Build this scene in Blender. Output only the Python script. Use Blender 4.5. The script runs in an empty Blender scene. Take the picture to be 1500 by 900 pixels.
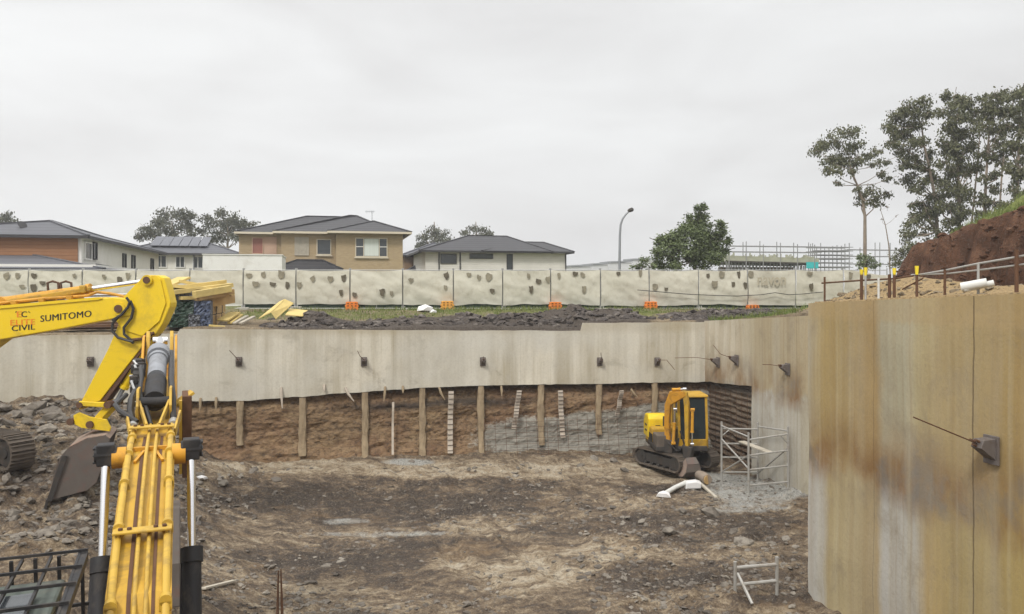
import bpy, math, random
import numpy as np
from mathutils import Vector, Matrix
R = math.radians
random.seed(7)
SC = bpy.context.scene
COL = SC.collection
# ------------------------------------------------------------------ camera, sky, sun, exposure
F, EYE, HZ = 1177.0, 6.5, 425.0            # focal length in photo pixels, eye height, horizon row
cam = bpy.data.cameras.new('camera'); cam.sensor_width = 36; cam.lens = F / 1500 * 36
cam.shift_y = -25 / 1500; cam.clip_end = 4000; cam.clip_start = 0.05
camo = bpy.data.objects.new('camera', cam); COL.objects.link(camo)
camo.location = (0, 0, EYE); camo.rotation_euler = (R(90), 0, 0); SC.camera = camo
SUN_EL, SUN_AZ = 48, 205                    # azimuth the light comes from, clockwise from +Y
world = bpy.data.worlds.new('World'); SC.world = world; world.use_nodes = True
def build_world():
    nt = world.node_tree; n = nt.nodes; L = nt.links.new
    bg = n['Background']; bg.inputs['Strength'].default_value = 0.1
    sky = n.new('ShaderNodeTexSky'); sky.sky_type = 'NISHITA'; sky.sun_disc = False
    sky.sun_elevation = R(SUN_EL); sky.sun_rotation = R(SUN_AZ); sky.dust_density = 4
    hs = n.new('ShaderNodeHueSaturation'); hs.inputs['Saturation'].default_value = 0.25
    L(sky.outputs[0], hs.inputs['Color'])
    tc = n.new('ShaderNodeTexCoord'); sp = n.new('ShaderNodeSeparateXYZ'); L(tc.outputs['Generated'], sp.inputs[0])
    # the overcast deck: brighter towards the zenith, soft clouds
    mr = n.new('ShaderNodeMapRange'); mr.interpolation_type = 'SMOOTHSTEP'
    mr.inputs[1].default_value = 0.36; mr.inputs[2].default_value = 0.95; mr.inputs[3].default_value = 6.15; mr.inputs[4].default_value = 15.5
    L(sp.outputs[2], mr.inputs[0])
    mp = n.new('ShaderNodeMapping'); mp.inputs['Scale'].default_value = (1.5, 1.5, 5.5); L(tc.outputs['Generated'], mp.inputs[0])
    no = n.new('ShaderNodeTexNoise'); no.inputs['Scale'].default_value = 1.7; no.inputs['Detail'].default_value = 5; no.inputs['Roughness'].default_value = 0.5; no.inputs['Distortion'].default_value = 0.4
    L(mp.outputs[0], no.inputs['Vector'])
    rp = n.new('ShaderNodeValToRGB'); e = rp.color_ramp.elements
    e[0].position = 0.3; e[0].color = (0.87, 0.865, 0.865, 1); e[1].position = 0.68; e[1].color = (1.05, 1.06, 1.06, 1)
    L(no.outputs[0], rp.inputs[0])
    # right side of the view is a touch duller than the left
    mr2 = n.new('ShaderNodeMapRange'); mr2.inputs[1].default_value = -0.6; mr2.inputs[2].default_value = 0.6; mr2.inputs[3].default_value = 1.06; mr2.inputs[4].default_value = 0.93
    L(sp.outputs[0], mr2.inputs[0])
    m1 = n.new('ShaderNodeVectorMath'); m1.operation = 'SCALE'; L(rp.outputs[0], m1.inputs[0]); L(mr.outputs[0], m1.inputs['Scale'])
    m2 = n.new('ShaderNodeVectorMath'); m2.operation = 'SCALE'; L(m1.outputs[0], m2.inputs[0]); L(mr2.outputs[0], m2.inputs['Scale'])
    mx = n.new('ShaderNodeMix'); mx.data_type = 'RGBA'; mx.inputs[0].default_value = 0.94
    L(hs.outputs[0], mx.inputs[6]); L(m2.outputs[0], mx.inputs[7]); L(mx.outputs[2], bg.inputs['Color'])
build_world()
sun = bpy.data.lights.new('sun', 'SUN'); sun.energy = 1.5; sun.angle = R(11); sun.color = (1, 0.965, 0.91)
suno = bpy.data.objects.new('sun', sun); COL.objects.link(suno)
d = Vector((math.sin(R(SUN_AZ)) * math.cos(R(SUN_EL)), math.cos(R(SUN_AZ)) * math.cos(R(SUN_EL)), math.sin(R(SUN_EL))))
suno.rotation_euler = d.to_track_quat('Z', 'Y').to_euler(); suno.location = d * 60
SC.view_settings.view_transform = 'Standard'; SC.view_settings.look = 'None'
SC.view_settings.exposure = 0.55; SC.view_settings.gamma = 1.0; SC.view_settings.use_curve_mapping = False

# ------------------------------------------------------------------ frames
YAW = R(13); CA, SA = math.cos(YAW), math.sin(YAW)
U, V = Vector((CA, SA, 0)), Vector((-SA, CA, 0))      # along the back wall / away behind it
CX, CY = 7.7, 32.0                                    # inner back corner of the pit
def pq(p, q, z=0): return Vector((CX + p * CA - q * SA, CY + p * SA + q * CA, z))
def to_pq(x, y):
    dx, dy = x - CX, y - CY
    return dx * CA + dy * SA, -dx * SA + dy * CA
def P(px, py, D): return Vector(((px - 750) / F * D, D, EYE - (py - HZ) / F * D))
def p_at(px, q):                                       # p of the point seen in column px on the line q = const
    r = (px - 750) / F; ax, ay = CX - q * SA, CY + q * CA
    return (r * ay - ax) / (CA - r * SA)
def q_at(px, p):
    r = (px - 750) / F; ax, ay = CX + p * CA, CY + p * SA
    return (ax - r * ay) / (r * CA + SA)
def z_at(w, py): return EYE - (py - HZ) / F * w.y       # height seen in row py at the depth of w

# ------------------------------------------------------------------ noise
def vn(x, y, s):
    xi, yi = np.floor(x), np.floor(y); xf, yf = x - xi, y - yi
    u, v = xf * xf * (3 - 2 * xf), yf * yf * (3 - 2 * yf)
    def h(a, b):
        t = np.sin(a * 127.1 + b * 311.7 + s * 74.7) * 43758.5453
        return t - np.floor(t)
    return (h(xi, yi) * (1 - u) + h(xi + 1, yi) * u) * (1 - v) + (h(xi, yi + 1) * (1 - u) + h(xi + 1, yi + 1) * u) * v
def fbm(x, y, s=0, o=4):
    t, a, n = 0, 1, 0
    for k in range(o):
        t = t + a * vn(x * 2 ** k + k * 17.3, y * 2 ** k - k * 9.1, s + k); n += a; a *= 0.5
    return t / n * 2 - 1
def ss(a, b, x):
    t = np.clip((x - a) / (b - a), 0, 1); return t * t * (3 - 2 * t)

# ------------------------------------------------------------------ materials
class G:
    def __init__(s, name, rough=0.8, metal=0.0, spec=0.3):
        s.m = bpy.data.materials.new(name); s.m.use_nodes = True; s.nt = s.m.node_tree
        s.b = s.nt.nodes['Principled BSDF']; s.b.inputs['Roughness'].default_value = rough; s.b.inputs['Metallic'].default_value = metal
        s.b.inputs['Specular IOR Level'].default_value = spec
    def n(s, t): return s.nt.nodes.new(t)
    def put(s, v, i):
        if hasattr(v, 'links') or isinstance(v, bpy.types.NodeSocket): s.nt.links.new(v, i)
        elif isinstance(v, (tuple, list)) and len(v) == 3 and len(i.default_value) == 4: i.default_value = (*v, 1)
        else: i.default_value = v
    def pos(s, scale=(1, 1, 1), rot=0.0, loc=(0, 0, 0)):
        g = s.n('ShaderNodeNewGeometry'); m0 = s.n('ShaderNodeMapping'); m0.inputs['Rotation'].default_value = (0, 0, -rot); s.put(g.outputs['Position'], m0.inputs[0])
        m = s.n('ShaderNodeMapping'); m.inputs['Scale'].default_value = scale; m.inputs['Location'].default_value = loc; s.put(m0.outputs[0], m.inputs[0]); return m.outputs[0]
    def obj(s, scale=(1, 1, 1)):
        g = s.n('ShaderNodeTexCoord'); m = s.n('ShaderNodeMapping'); m.inputs['Scale'].default_value = scale; s.put(g.outputs['Object'], m.inputs[0]); return m.outputs[0]
    def noise(s, vec, scale, det=4, rough=0.55, dist=0.0):
        o = s.n('ShaderNodeTexNoise'); s.put(vec, o.inputs['Vector']); o.inputs['Scale'].default_value = scale; o.inputs['Detail'].default_value = det
        o.inputs['Roughness'].default_value = rough; o.inputs['Distortion'].default_value = dist; return o.outputs[0]
    def sep(s, vec):
        o = s.n('ShaderNodeSeparateXYZ'); s.put(vec, o.inputs[0]); return o.outputs
    def ramp(s, f, pts, mode='LINEAR'):
        o = s.n('ShaderNodeValToRGB'); s.put(f, o.inputs[0]); cr = o.color_ramp; cr.interpolation = mode
        while len(cr.elements) < len(pts): cr.elements.new(0.5)
        for e, (p, c) in zip(cr.elements, pts):
            e.position = p; e.color = (c, c, c, 1) if isinstance(c, (int, float)) else (*c, 1)
        return o.outputs[0]
    def mix(s, f, a, b, mode='MIX'):
        o = s.n('ShaderNodeMix'); o.data_type = 'RGBA'; o.blend_type = mode; s.put(f, o.inputs[0]); s.put(a, o.inputs[6]); s.put(b, o.inputs[7]); return o.outputs[2]
    def mr(s, v, a, b, c=0.0, d=1.0, smooth=True):
        o = s.n('ShaderNodeMapRange'); o.interpolation_type = 'SMOOTHSTEP' if smooth else 'LINEAR'; s.put(v, o.inputs[0])
        for i, k in enumerate((a, b, c, d)): o.inputs[i + 1].default_value = k
        return o.outputs[0]
    def ma(s, op, a, b=0.0):
        o = s.n('ShaderNodeMath'); o.operation = op; s.put(a, o.inputs[0]); s.put(b, o.inputs[1]); return o.outputs[0]
    def attr(s, name):
        o = s.n('ShaderNodeAttribute'); o.attribute_name = name
        q = s.n('ShaderNodeSeparateColor'); s.put(o.outputs['Color'], q.inputs[0]); return q.outputs
    def color(s, c): s.put(c, s.b.inputs['Base Color'])
    def bump(s, h, st=0.5, dist=0.02):
        o = s.n('ShaderNodeBump'); o.inputs['Strength'].default_value = st; o.inputs['Distance'].default_value = dist; s.put(h, o.inputs['Height']); s.put(o.outputs[0], s.b.inputs['Normal'])
def simple(name, c, rough=0.7, metal=0.0, var=0.25, scale=3.0, bump=0.0, dirt=None, spec=0.3, stretch=(1, 1, 1), dirtamt=0.5):
    g = G(name, rough, metal, spec); v = g.pos(stretch)
    f = g.noise(v, scale, 5, 0.6)
    col = g.mix(f, tuple(k * (1 - var) for k in c), tuple(min(1, k * (1 + var)) for k in c))
    if dirt:
        f2 = g.noise(v, scale * 0.7, 6, 0.7, 0.6)
        col = g.mix(g.ramp(f2, [(0.5, 0.0), (0.72, dirtamt)]), col, dirt)
        g.put(g.ramp(f2, [(0.45, rough), (0.7, min(1, rough + 0.3))]), g.b.inputs['Roughness'])
    g.color(col)
    if bump: g.bump(g.noise(v, scale * 6, 4), bump, 0.01)
    return g.m
M = {}
M['yellow'] = simple('yellow_paint', (0.46, 0.265, 0.018), 0.5, 0, 0.22, 2.6, 0.08, (0.15, 0.10, 0.045), 0.4, (1, 1, 1), 0.85)
M['lemon'] = simple('lemon_paint', (0.74, 0.51, 0.007), 0.42, 0, 0.08, 1.2, 0.05, (0.26, 0.17, 0.04), 0.45, (1, 1, 1), 0.65)
M['amber'] = simple('amber_paint', (0.56, 0.27, 0.018), 0.5, 0, 0.2, 3.5, 0.05, (0.13, 0.08, 0.04), 0.4, (1, 1, 1), 0.85)
M['dirtamber'] = simple('dirty_amber_paint', (0.46, 0.215, 0.014), 0.6, 0, 0.3, 4, 0.05, (0.10, 0.06, 0.03), 0.3, (1, 1, 1), 0.9)
M['paleyellow'] = simple('pale_yellow_paint', (0.50, 0.315, 0.04), 0.5, 0, 0.2, 3.5, 0, (0.18, 0.12, 0.06), 0.4, (1, 1, 1), 0.85)
M['black'] = simple('black_rubber', (0.022, 0.021, 0.022), 0.55, 0, 0.3, 5, 0.1, (0.12, 0.10, 0.08))
M['hose'] = simple('black_hose', (0.035, 0.033, 0.032), 0.5, 0, 0.3, 5, 0)
M['darksteel'] = simple('dark_steel', (0.055, 0.050, 0.046), 0.6, 0.3, 0.3, 5, 0.1, (0.15, 0.11, 0.08))
M['mudsteel'] = simple('muddy_steel', (0.11, 0.090, 0.072), 0.75, 0.1, 0.4, 4, 0.3, (0.19, 0.15, 0.11))
M['chrome'] = simple('chrome', (0.78, 0.78, 0.79), 0.22, 1.0, 0.03, 5)
M['greysteel'] = simple('grey_steel', (0.27, 0.28, 0.30), 0.45, 0.3, 0.12, 4, 0, (0.12, 0.11, 0.10))
M['roofpaint'] = simple('faded_roof_paint', (0.085, 0.10, 0.085), 0.6, 0, 0.2, 3, 0, (0.17, 0.15, 0.12), 0.3, (1, 1, 1), 0.8)
M['galv'] = simple('galvanised_steel', (0.40, 0.40, 0.39), 0.5, 0.4, 0.12, 4)
M['scaf'] = simple('weathered_tube', (0.38, 0.37, 0.345), 0.5, 0.35, 0.15, 5, 0, (0.22, 0.16, 0.10))
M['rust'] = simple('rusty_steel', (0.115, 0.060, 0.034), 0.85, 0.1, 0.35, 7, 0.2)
M['buckets'] = simple('bucket_steel', (0.135, 0.115, 0.10), 0.55, 0.3, 0.25, 3, 0.2, (0.20, 0.115, 0.09), 0.4, (1, 1, 1), 0.8)
M['bucketdirt'] = simple('dirt_caked_steel', (0.27, 0.205, 0.165), 0.85, 0, 0.3, 3, 0.4, (0.22, 0.11, 0.075), 0.2, (1, 1, 1), 0.7)
M['glass'] = simple('dark_glass', (0.018, 0.026, 0.03), 0.08, 0, 0.1, 2, 0, None, 0.6)
M['windowglass'] = simple('window_glass', (0.055, 0.062, 0.068), 0.12, 0, 0.4, 0.7, 0, None, 0.5)
M['white'] = simple('white_paint', (0.72, 0.71, 0.68), 0.6, 0, 0.06, 1.5, 0, (0.5, 0.47, 0.42))
M['whitewall'] = simple('white_render', (0.70, 0.685, 0.64), 0.8, 0, 0.05, 0.6, 0.03, (0.56, 0.53, 0.46), 0.3, (1, 1, 0.4))
M['plastic'] = simple('white_plastic', (0.68, 0.67, 0.66), 0.4, 0, 0.1, 4)
M['pvc'] = simple('pvc_pipe', (0.60, 0.60, 0.57), 0.4, 0, 0.08, 4, 0, (0.4, 0.36, 0.3))
M['orange'] = simple('orange_plastic', (0.72, 0.20, 0.03), 0.5, 0, 0.15, 5, 0, (0.4, 0.25, 0.12))
M['amberplastic'] = simple('amber_plastic', (0.72, 0.34, 0.06), 0.5, 0, 0.15, 5, 0, (0.4, 0.3, 0.15))
M['greyblock'] = simple('concrete_block', (0.40, 0.38, 0.33), 0.9, 0, 0.15, 5, 0.2)
M['timber'] = simple('yellow_timber', (0.56, 0.43, 0.16), 0.7, 0, 0.22, 3, 0.1, (0.36, 0.26, 0.11), 0.3, (1, 1, 1))
M['tantimber'] = simple('tan_timber', (0.46, 0.30, 0.13), 0.75, 0, 0.22, 3, 0.1, (0.28, 0.19, 0.10))
M['plank'] = simple('grey_plank', (0.42, 0.38, 0.31), 0.85, 0, 0.25, 4, 0.2)
M['yellowcap'] = simple('yellow_cap', (0.78, 0.62, 0.04), 0.45, 0, 0.08, 4)
M['greenwrap'] = simple('green_wrap', (0.022, 0.045, 0.030), 0.45, 0, 0.5, 8, 0.3, (0.12, 0.13, 0.12), 0.4, (1, 1, 1), 0.25)
M['bluewrap'] = simple('blue_wrap', (0.055, 0.072, 0.12), 0.45, 0, 0.5, 8, 0.3, (0.30, 0.31, 0.33), 0.4, (1, 1, 1), 0.5)
M['greywrap'] = simple('grey_wrap', (0.10, 0.105, 0.12), 0.4, 0, 0.6, 8, 0.4, (0.33, 0.33, 0.33), 0.5, (1, 1, 1), 0.5)
M['teal'] = simple('teal_sheet', (0.03, 0.42, 0.42), 0.5, 0, 0.2, 3)
M['bark'] = simple('pale_bark', (0.26, 0.21, 0.165), 0.9, 0, 0.35, 2.5, 0.3, (0.11, 0.085, 0.065))
M['darkbark'] = simple('dark_bark', (0.09, 0.075, 0.06), 0.9, 0, 0.35, 2.5, 0.3)
M['anchor'] = simple('anchor_steel', (0.145, 0.125, 0.115), 0.7, 0.2, 0.25, 9, 0.1, (0.11, 0.07, 0.045))
M['strip'] = simple('drain_strip', (0.46, 0.40, 0.33), 0.85, 0, 0.2, 6, 0.1, (0.33, 0.26, 0.18))
M['pier'] = simple('pier_concrete', (0.31, 0.24, 0.155), 0.95, 0, 0.45, 4, 0.9, (0.17, 0.12, 0.075), 0.2, (1, 1, 0.8), 0.9)
M['curtain'] = simple('curtain', (0.58, 0.62, 0.58), 0.8, 0, 0.12, 9, 0, None, 0.2, (1, 1, 0.05))
M['trim'] = simple('pale_trim', (0.55, 0.49, 0.38), 0.7, 0, 0.05, 2)
M['darktrim'] = simple('dark_trim', (0.045, 0.043, 0.045), 0.6, 0, 0.1, 2)
M['blackletter'] = simple('black_lettering', (0.02, 0.02, 0.018), 0.5, 0, 0.1, 4)
M['orangeletter'] = simple('orange_lettering', (0.72, 0.22, 0.015), 0.5, 0, 0.1, 4)
M['ventpale'] = simple('pale_vent_flap', (0.24, 0.215, 0.155), 0.9, 0, 0.6, 6)
M['ventdark'] = simple('vent_flap', (0.115, 0.098, 0.068), 0.9, 0, 0.75, 5)
M['ghostletter'] = simple('faded_lettering', (0.40, 0.36, 0.27), 0.9, 0, 0.1, 4)
def leafmat(name, a, b, c):
    g = G(name, 0.6, 0, 0.25); v = g.pos(); f = g.noise(v, 0.9, 3, 0.6); f2 = g.noise(v, 9, 2)
    col = g.mix(g.ramp(f, [(0.35, 0.0), (0.65, 1.0)]), a, b); col = g.mix(g.ramp(f2, [(0.5, 0.0), (0.75, 0.8)]), col, c)
    g.color(col); return g.m
M['gum'] = leafmat('gum_leaves', (0.055, 0.062, 0.028), (0.115, 0.12, 0.058), (0.21, 0.20, 0.115))
M['gumfar'] = leafmat('far_gum_leaves', (0.060, 0.064, 0.042), (0.105, 0.108, 0.068), (0.15, 0.15, 0.10))
M['bush'] = leafmat('bush_leaves', (0.075, 0.10, 0.040), (0.14, 0.175, 0.075), (0.22, 0.25, 0.12))
M['grass'] = leafmat('grass_blades', (0.075, 0.12, 0.022), (0.15, 0.18, 0.045), (0.26, 0.23, 0.09))
def brickmat(name, a, b, mort, ang):
    g = G(name, 0.9); v = g.pos((1, 1, 1), ang); s = g.sep(v)
    c = g.n('ShaderNodeCombineXYZ'); g.put(g.ma('ADD', s[0], s[1]), c.inputs[0]); g.put(s[2], c.inputs[1])
    br = g.n('ShaderNodeTexBrick'); g.put(c.outputs[0], br.inputs['Vector']); br.inputs['Scale'].default_value = 1
    br.inputs['Brick Width'].default_value = 0.24; br.inputs['Row Height'].default_value = 0.086; br.inputs['Mortar Size'].default_value = 0.008
    g.put(a, br.inputs['Color1']); g.put(b, br.inputs['Color2']); g.put(mort, br.inputs['Mortar'])
    f = g.noise(v, 0.8, 4); g.color(g.mix(0.35, br.outputs[0], g.mix(f, a, b))); return g.m
M['tanbrick'] = brickmat('tan_brick', (0.41, 0.31, 0.185), (0.33, 0.245, 0.14), (0.36, 0.30, 0.22), YAW)
M['brownbrick'] = brickmat('brown_brick', (0.27, 0.17, 0.09), (0.2, 0.12, 0.07), (0.3, 0.26, 0.2), YAW)
def linemat(name, c, pitch, dark, rough=0.7, width=0.14, axis=2, ang=YAW):
    g = G(name, rough); v = g.pos((1, 1, 1), ang); s = g.sep(v)
    t = g.ma('FRACT', g.ma('DIVIDE', s[axis], pitch)); f = g.ramp(t, [(0, 1.0), (width, 0.0)])
    nz = g.noise(v, 1.2, 4); col = g.mix(nz, tuple(k * 0.85 for k in c), tuple(k * 1.12 for k in c))
    g.color(g.mix(f, col, dark)); g.bump(g.ma('SUBTRACT', 1.0, f), 0.4, 0.02); return g.m
M['orangesiding'] = linemat('orange_cladding', (0.30, 0.15, 0.075), 0.20, (0.16, 0.075, 0.04))
M['whitesiding'] = linemat('white_cladding', (0.66, 0.635, 0.585), 0.20, (0.45, 0.43, 0.40), 0.7, 0.1)
M['rooftile'] = linemat('dark_roof_tile', (0.050, 0.049, 0.053), 0.235, (0.022, 0.022, 0.024), 0.6, 0.34)
M['greyroof'] = linemat('grey_roof_tile', (0.105, 0.107, 0.118), 0.2, (0.07, 0.07, 0.078), 0.6, 0.3)
M['solar'] = simple('solar_panel', (0.055, 0.058, 0.075), 0.25, 0, 0.1, 1, 0, None, 0.5)
M['pinkwall'] = simple('pink_blind', (0.30, 0.135, 0.105), 0.8, 0, 0.15, 2)
M['pinkpale'] = simple('pale_pink_blind', (0.50, 0.34, 0.25), 0.8, 0, 0.15, 2)
M['farpale'] = simple('far_pale_wall', (0.55, 0.55, 0.56), 0.9, 0, 0.05, 0.2)
M['formdeck'] = simple('formwork_deck', (0.36, 0.36, 0.27), 0.9, 0, 0.4, 1.8)
M['ledgedark'] = simple('deck_edge', (0.07, 0.06, 0.05), 0.9, 0, 0.3, 1.8)
M['fartube'] = simple('far_scaffold_tube', (0.24, 0.24, 0.24), 0.7, 0.1, 0.2, 2)

def concrete(name, along, mode):
    """Sprayed concrete: vertical run-off streaks, panel joints, a first-stage line on the side walls."""
    g = G(name, 0.92, 0, 0.15); v = g.pos((1, 1, 1), YAW, (0, 0, 0)); s = g.sep(v)
    a, z = s[0 if along == 'p' else 1], s[2]
    def strk(sc, zs, d=4):
        c = g.n('ShaderNodeCombineXYZ'); g.put(g.ma('MULTIPLY', a, sc), c.inputs[0]); g.put(g.ma('MULTIPLY', z, zs), c.inputs[2])
        return g.noise(c.outputs[0], 1.0, d, 0.6)
    blot = g.noise(v, 0.55, 5, 0.6); fine = g.noise(v, 14, 4, 0.6)
    # site coordinates of the mapping above are world rotated, not shifted
    a0, b0 = (CX * CA + CY * SA, -CX * SA + CY * CA)
    if mode == 'back':
        col = g.mix(g.ramp(strk(1.6, 0.12), [(0.36, 0.0), (0.60, 1.0)]), (0.40, 0.36, 0.275), (0.60, 0.56, 0.465))
        col = g.mix(g.ramp(strk(7, 0.25), [(0.5, 0.0), (0.75, 0.5)]), col, (0.36, 0.305, 0.205))
        col = g.mix(g.ramp(blot, [(0.45, 0.0), (0.7, 0.55)]), col, (0.50, 0.485, 0.435))
        top = g.ma('ADD', z, g.ma('MULTIPLY', g.ma('SUBTRACT', strk(5, 0.3), 0.5), 0.35))
        col = g.mix(g.mr(top, 4.72, 5.05, 0.0, 0.55), col, (0.34, 0.28, 0.18))
        jf = g.ma('FRACT', g.ma('DIVIDE', g.ma('ADD', a, g.ma('MULTIPLY', strk(0.5, 2), 0.05)), 2.38))
        col = g.mix(g.ramp(jf, [(0.0, 0.0), (0.006, 0.35), (0.014, 0.0)]), col, (0.22, 0.19, 0.15))
        pch = g.noise(v, 1.3, 6, 0.7, 0.5); col = g.mix(g.ramp(pch, [(0.56, 0.0), (0.68, 0.5)]), col, (0.28, 0.245, 0.185)); lw = g.noise(v, 0.28, 3); col = g.mix(g.ramp(lw, [(0.45, 0.0), (0.62, 0.6)]), col, (0.55, 0.53, 0.465))
    else:
        # distance run from the back corner towards the camera, 0 at the corner
        t = g.ma('MULTIPLY', g.ma('SUBTRACT', a, b0), -1.0)
        w = g.ma('ADD', t, g.ma('MULTIPLY', g.ma('SUBTRACT', strk(1.2, 0.5), 0.5), 0.5))
        if mode == 'near':
            f = g.mr(w, 14.2, 20.2, 0, 1, False)
            up = g.ramp(f, [(0.0, (0.42, 0.39, 0.31)), (0.035, (0.40, 0.34, 0.22)), (0.07, (0.36, 0.265, 0.115)), (0.2, (0.36, 0.27, 0.125)), (0.36, (0.35, 0.25, 0.12)), (0.40, (0.36, 0.33, 0.235)), (0.50, (0.37, 0.335, 0.23)), (0.56, (0.40, 0.325, 0.165)), (0.63, (0.36, 0.27, 0.125)), (0.86, (0.34, 0.245, 0.105)), (1, (0.31, 0.21, 0.085))])
            lo = g.ramp(f, [(0.0, (0.46, 0.45, 0.42)), (0.09, (0.44, 0.42, 0.37)), (0.13, (0.42, 0.35, 0.20)), (0.30, (0.38, 0.31, 0.185)), (0.37, (0.36, 0.28, 0.16)), (0.40, (0.43, 0.415, 0.38)), (0.53, (0.42, 0.40, 0.35)), (0.585, (0.42, 0.31, 0.14)), (0.7, (0.36, 0.28, 0.13)), (0.87, (0.38, 0.29, 0.12)), (1, (0.37, 0.27, 0.10))])
        else:
            f = g.mr(w, 0.0, 8.5, 0, 1, False)
            up = g.ramp(f, [(0.0, (0.55, 0.51, 0.42)), (0.28, (0.50, 0.45, 0.35)), (0.48, (0.39, 0.33, 0.22)), (0.8, (0.41, 0.34, 0.22)), (1, (0.42, 0.31, 0.18))])
            lo = g.ramp(f, [(0.0, (0.44, 0.43, 0.39)), (0.7, (0.45, 0.435, 0.39)), (0.86, (0.42, 0.37, 0.26)), (1, (0.40, 0.33, 0.21))])
        zz = g.ma('ADD', z, g.ma('ADD', g.ma('MULTIPLY', g.ma('SUBTRACT', strk(2.2, 0.2), 0.5), 0.9), g.ma('MULTIPLY', g.ma('SUBTRACT', fine, 0.5), 0.2)))
        lvl = g.mr(zz, 2.75, 3.3) if mode == 'near' else g.mr(zz, 2.95, 3.2)
        col = g.mix(lvl, lo, up)
        # rust and grime gathered along the first-stage line
        band = g.ramp(g.mr(zz, 2.35, 4.3, 0, 1, False), [(0.05, 0.0), (0.30, 1.0), (0.5, 0.9), (1.0, 0.0)])
        st = g.ramp(strk(0.7, 0.5, 5), [(0.38, 0.0), (0.58, 0.9)])
        col = g.mix(g.ma('MULTIPLY', band, st), col, (0.20, 0.105, 0.042))
        st2 = g.ramp(g.noise(v, 0.62, 5, 0.65, 0.3), [(0.52, 0.0), (0.64, 0.85)])
        col = g.mix(g.ma('MULTIPLY', band, st2), col, (0.17, 0.155, 0.135))
        col = g.mix(g.ramp(strk(2.6, 0.10), [(0.44, 0.0), (0.74, 0.5)]), col, (0.25, 0.165, 0.07))
        col = g.mix(g.ramp(strk(3.9, 0.07), [(0.50, 0.0), (0.74, 0.35)]), col, (0.50, 0.455, 0.33))
        col = g.mix(g.ramp(strk(1.1, 0.09), [(0.46, 0.0), (0.70, 0.25 if mode == 'near' else 0.45)]), col, (0.43, 0.41, 0.345))
        col = g.mix(g.ramp(strk(9, 0.12, 3), [(0.50, 0.0), (0.75, 0.22)]), col, (0.26, 0.20, 0.11))
        col = g.mix(g.ramp(strk(8.3, 0.06, 2), [(0.60, 0.0), (0.70, 0.22)]), col, (0.24, 0.165, 0.08)); pt = g.noise(v, 6.5, 6, 0.75); col = g.mix(g.ramp(pt, [(0.60, 0.0), (0.70, 0.3)]), col, (0.20, 0.165, 0.11))
        blt = g.noise(g.pos((1, 1, 0.7), YAW, (3, 0, 0)), 1.5, 6, 0.7, 0.4); col = g.mix(g.ramp(blt, [(0.52, 0.0), (0.70, 0.5)]), col, (0.24, 0.20, 0.14))
        col = g.mix(g.mr(g.ma('ADD', z, g.ma('MULTIPLY', g.ma('SUBTRACT', strk(9, 0.3), 0.5), 0.25)), 5.85, 5.98, 0, 0.4) if mode == 'near' else 0.0, col, (0.40, 0.29, 0.15))
        for tj in ((16.35, 18.72) if mode == 'near' else (2.4, 4.3, 6.4)):
            jj = g.ma('ABSOLUTE', g.ma('SUBTRACT', t, g.ma('ADD', tj, g.ma('MULTIPLY', g.ma('SUBTRACT', strk(0.01, 1.5), 0.5), 0.06))))
            col = g.mix(g.ramp(jj, [(0.004, 0.8 if tj > 18 else 0.4), (0.022 if tj > 18 else 0.014, 0.0)]), col, (0.09, 0.065, 0.04))
    col = g.mix(g.ramp(fine, [(0.3, 0.14), (0.55, 0.0)]), col, (0.20, 0.165, 0.115))
    ge = g.n('ShaderNodeNewGeometry'); col = g.mix(g.mr(g.sep(ge.outputs['Normal'])[2], 0.6, 0.85), col, (0.11, 0.088, 0.062))
    g.color(col); g.bump(g.ma('ADD', fine, g.ma('MULTIPLY', strk(6, 0.4), 1.5)), 0.35, 0.02); return g.m
M['concrete_back'] = concrete('back_wall_concrete', 'p', 'back')
M['concrete_side'] = concrete('side_wall_concrete', 'q', 'side')
M['concrete_near'] = concrete('near_wall_concrete', 'q', 'near')

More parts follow.
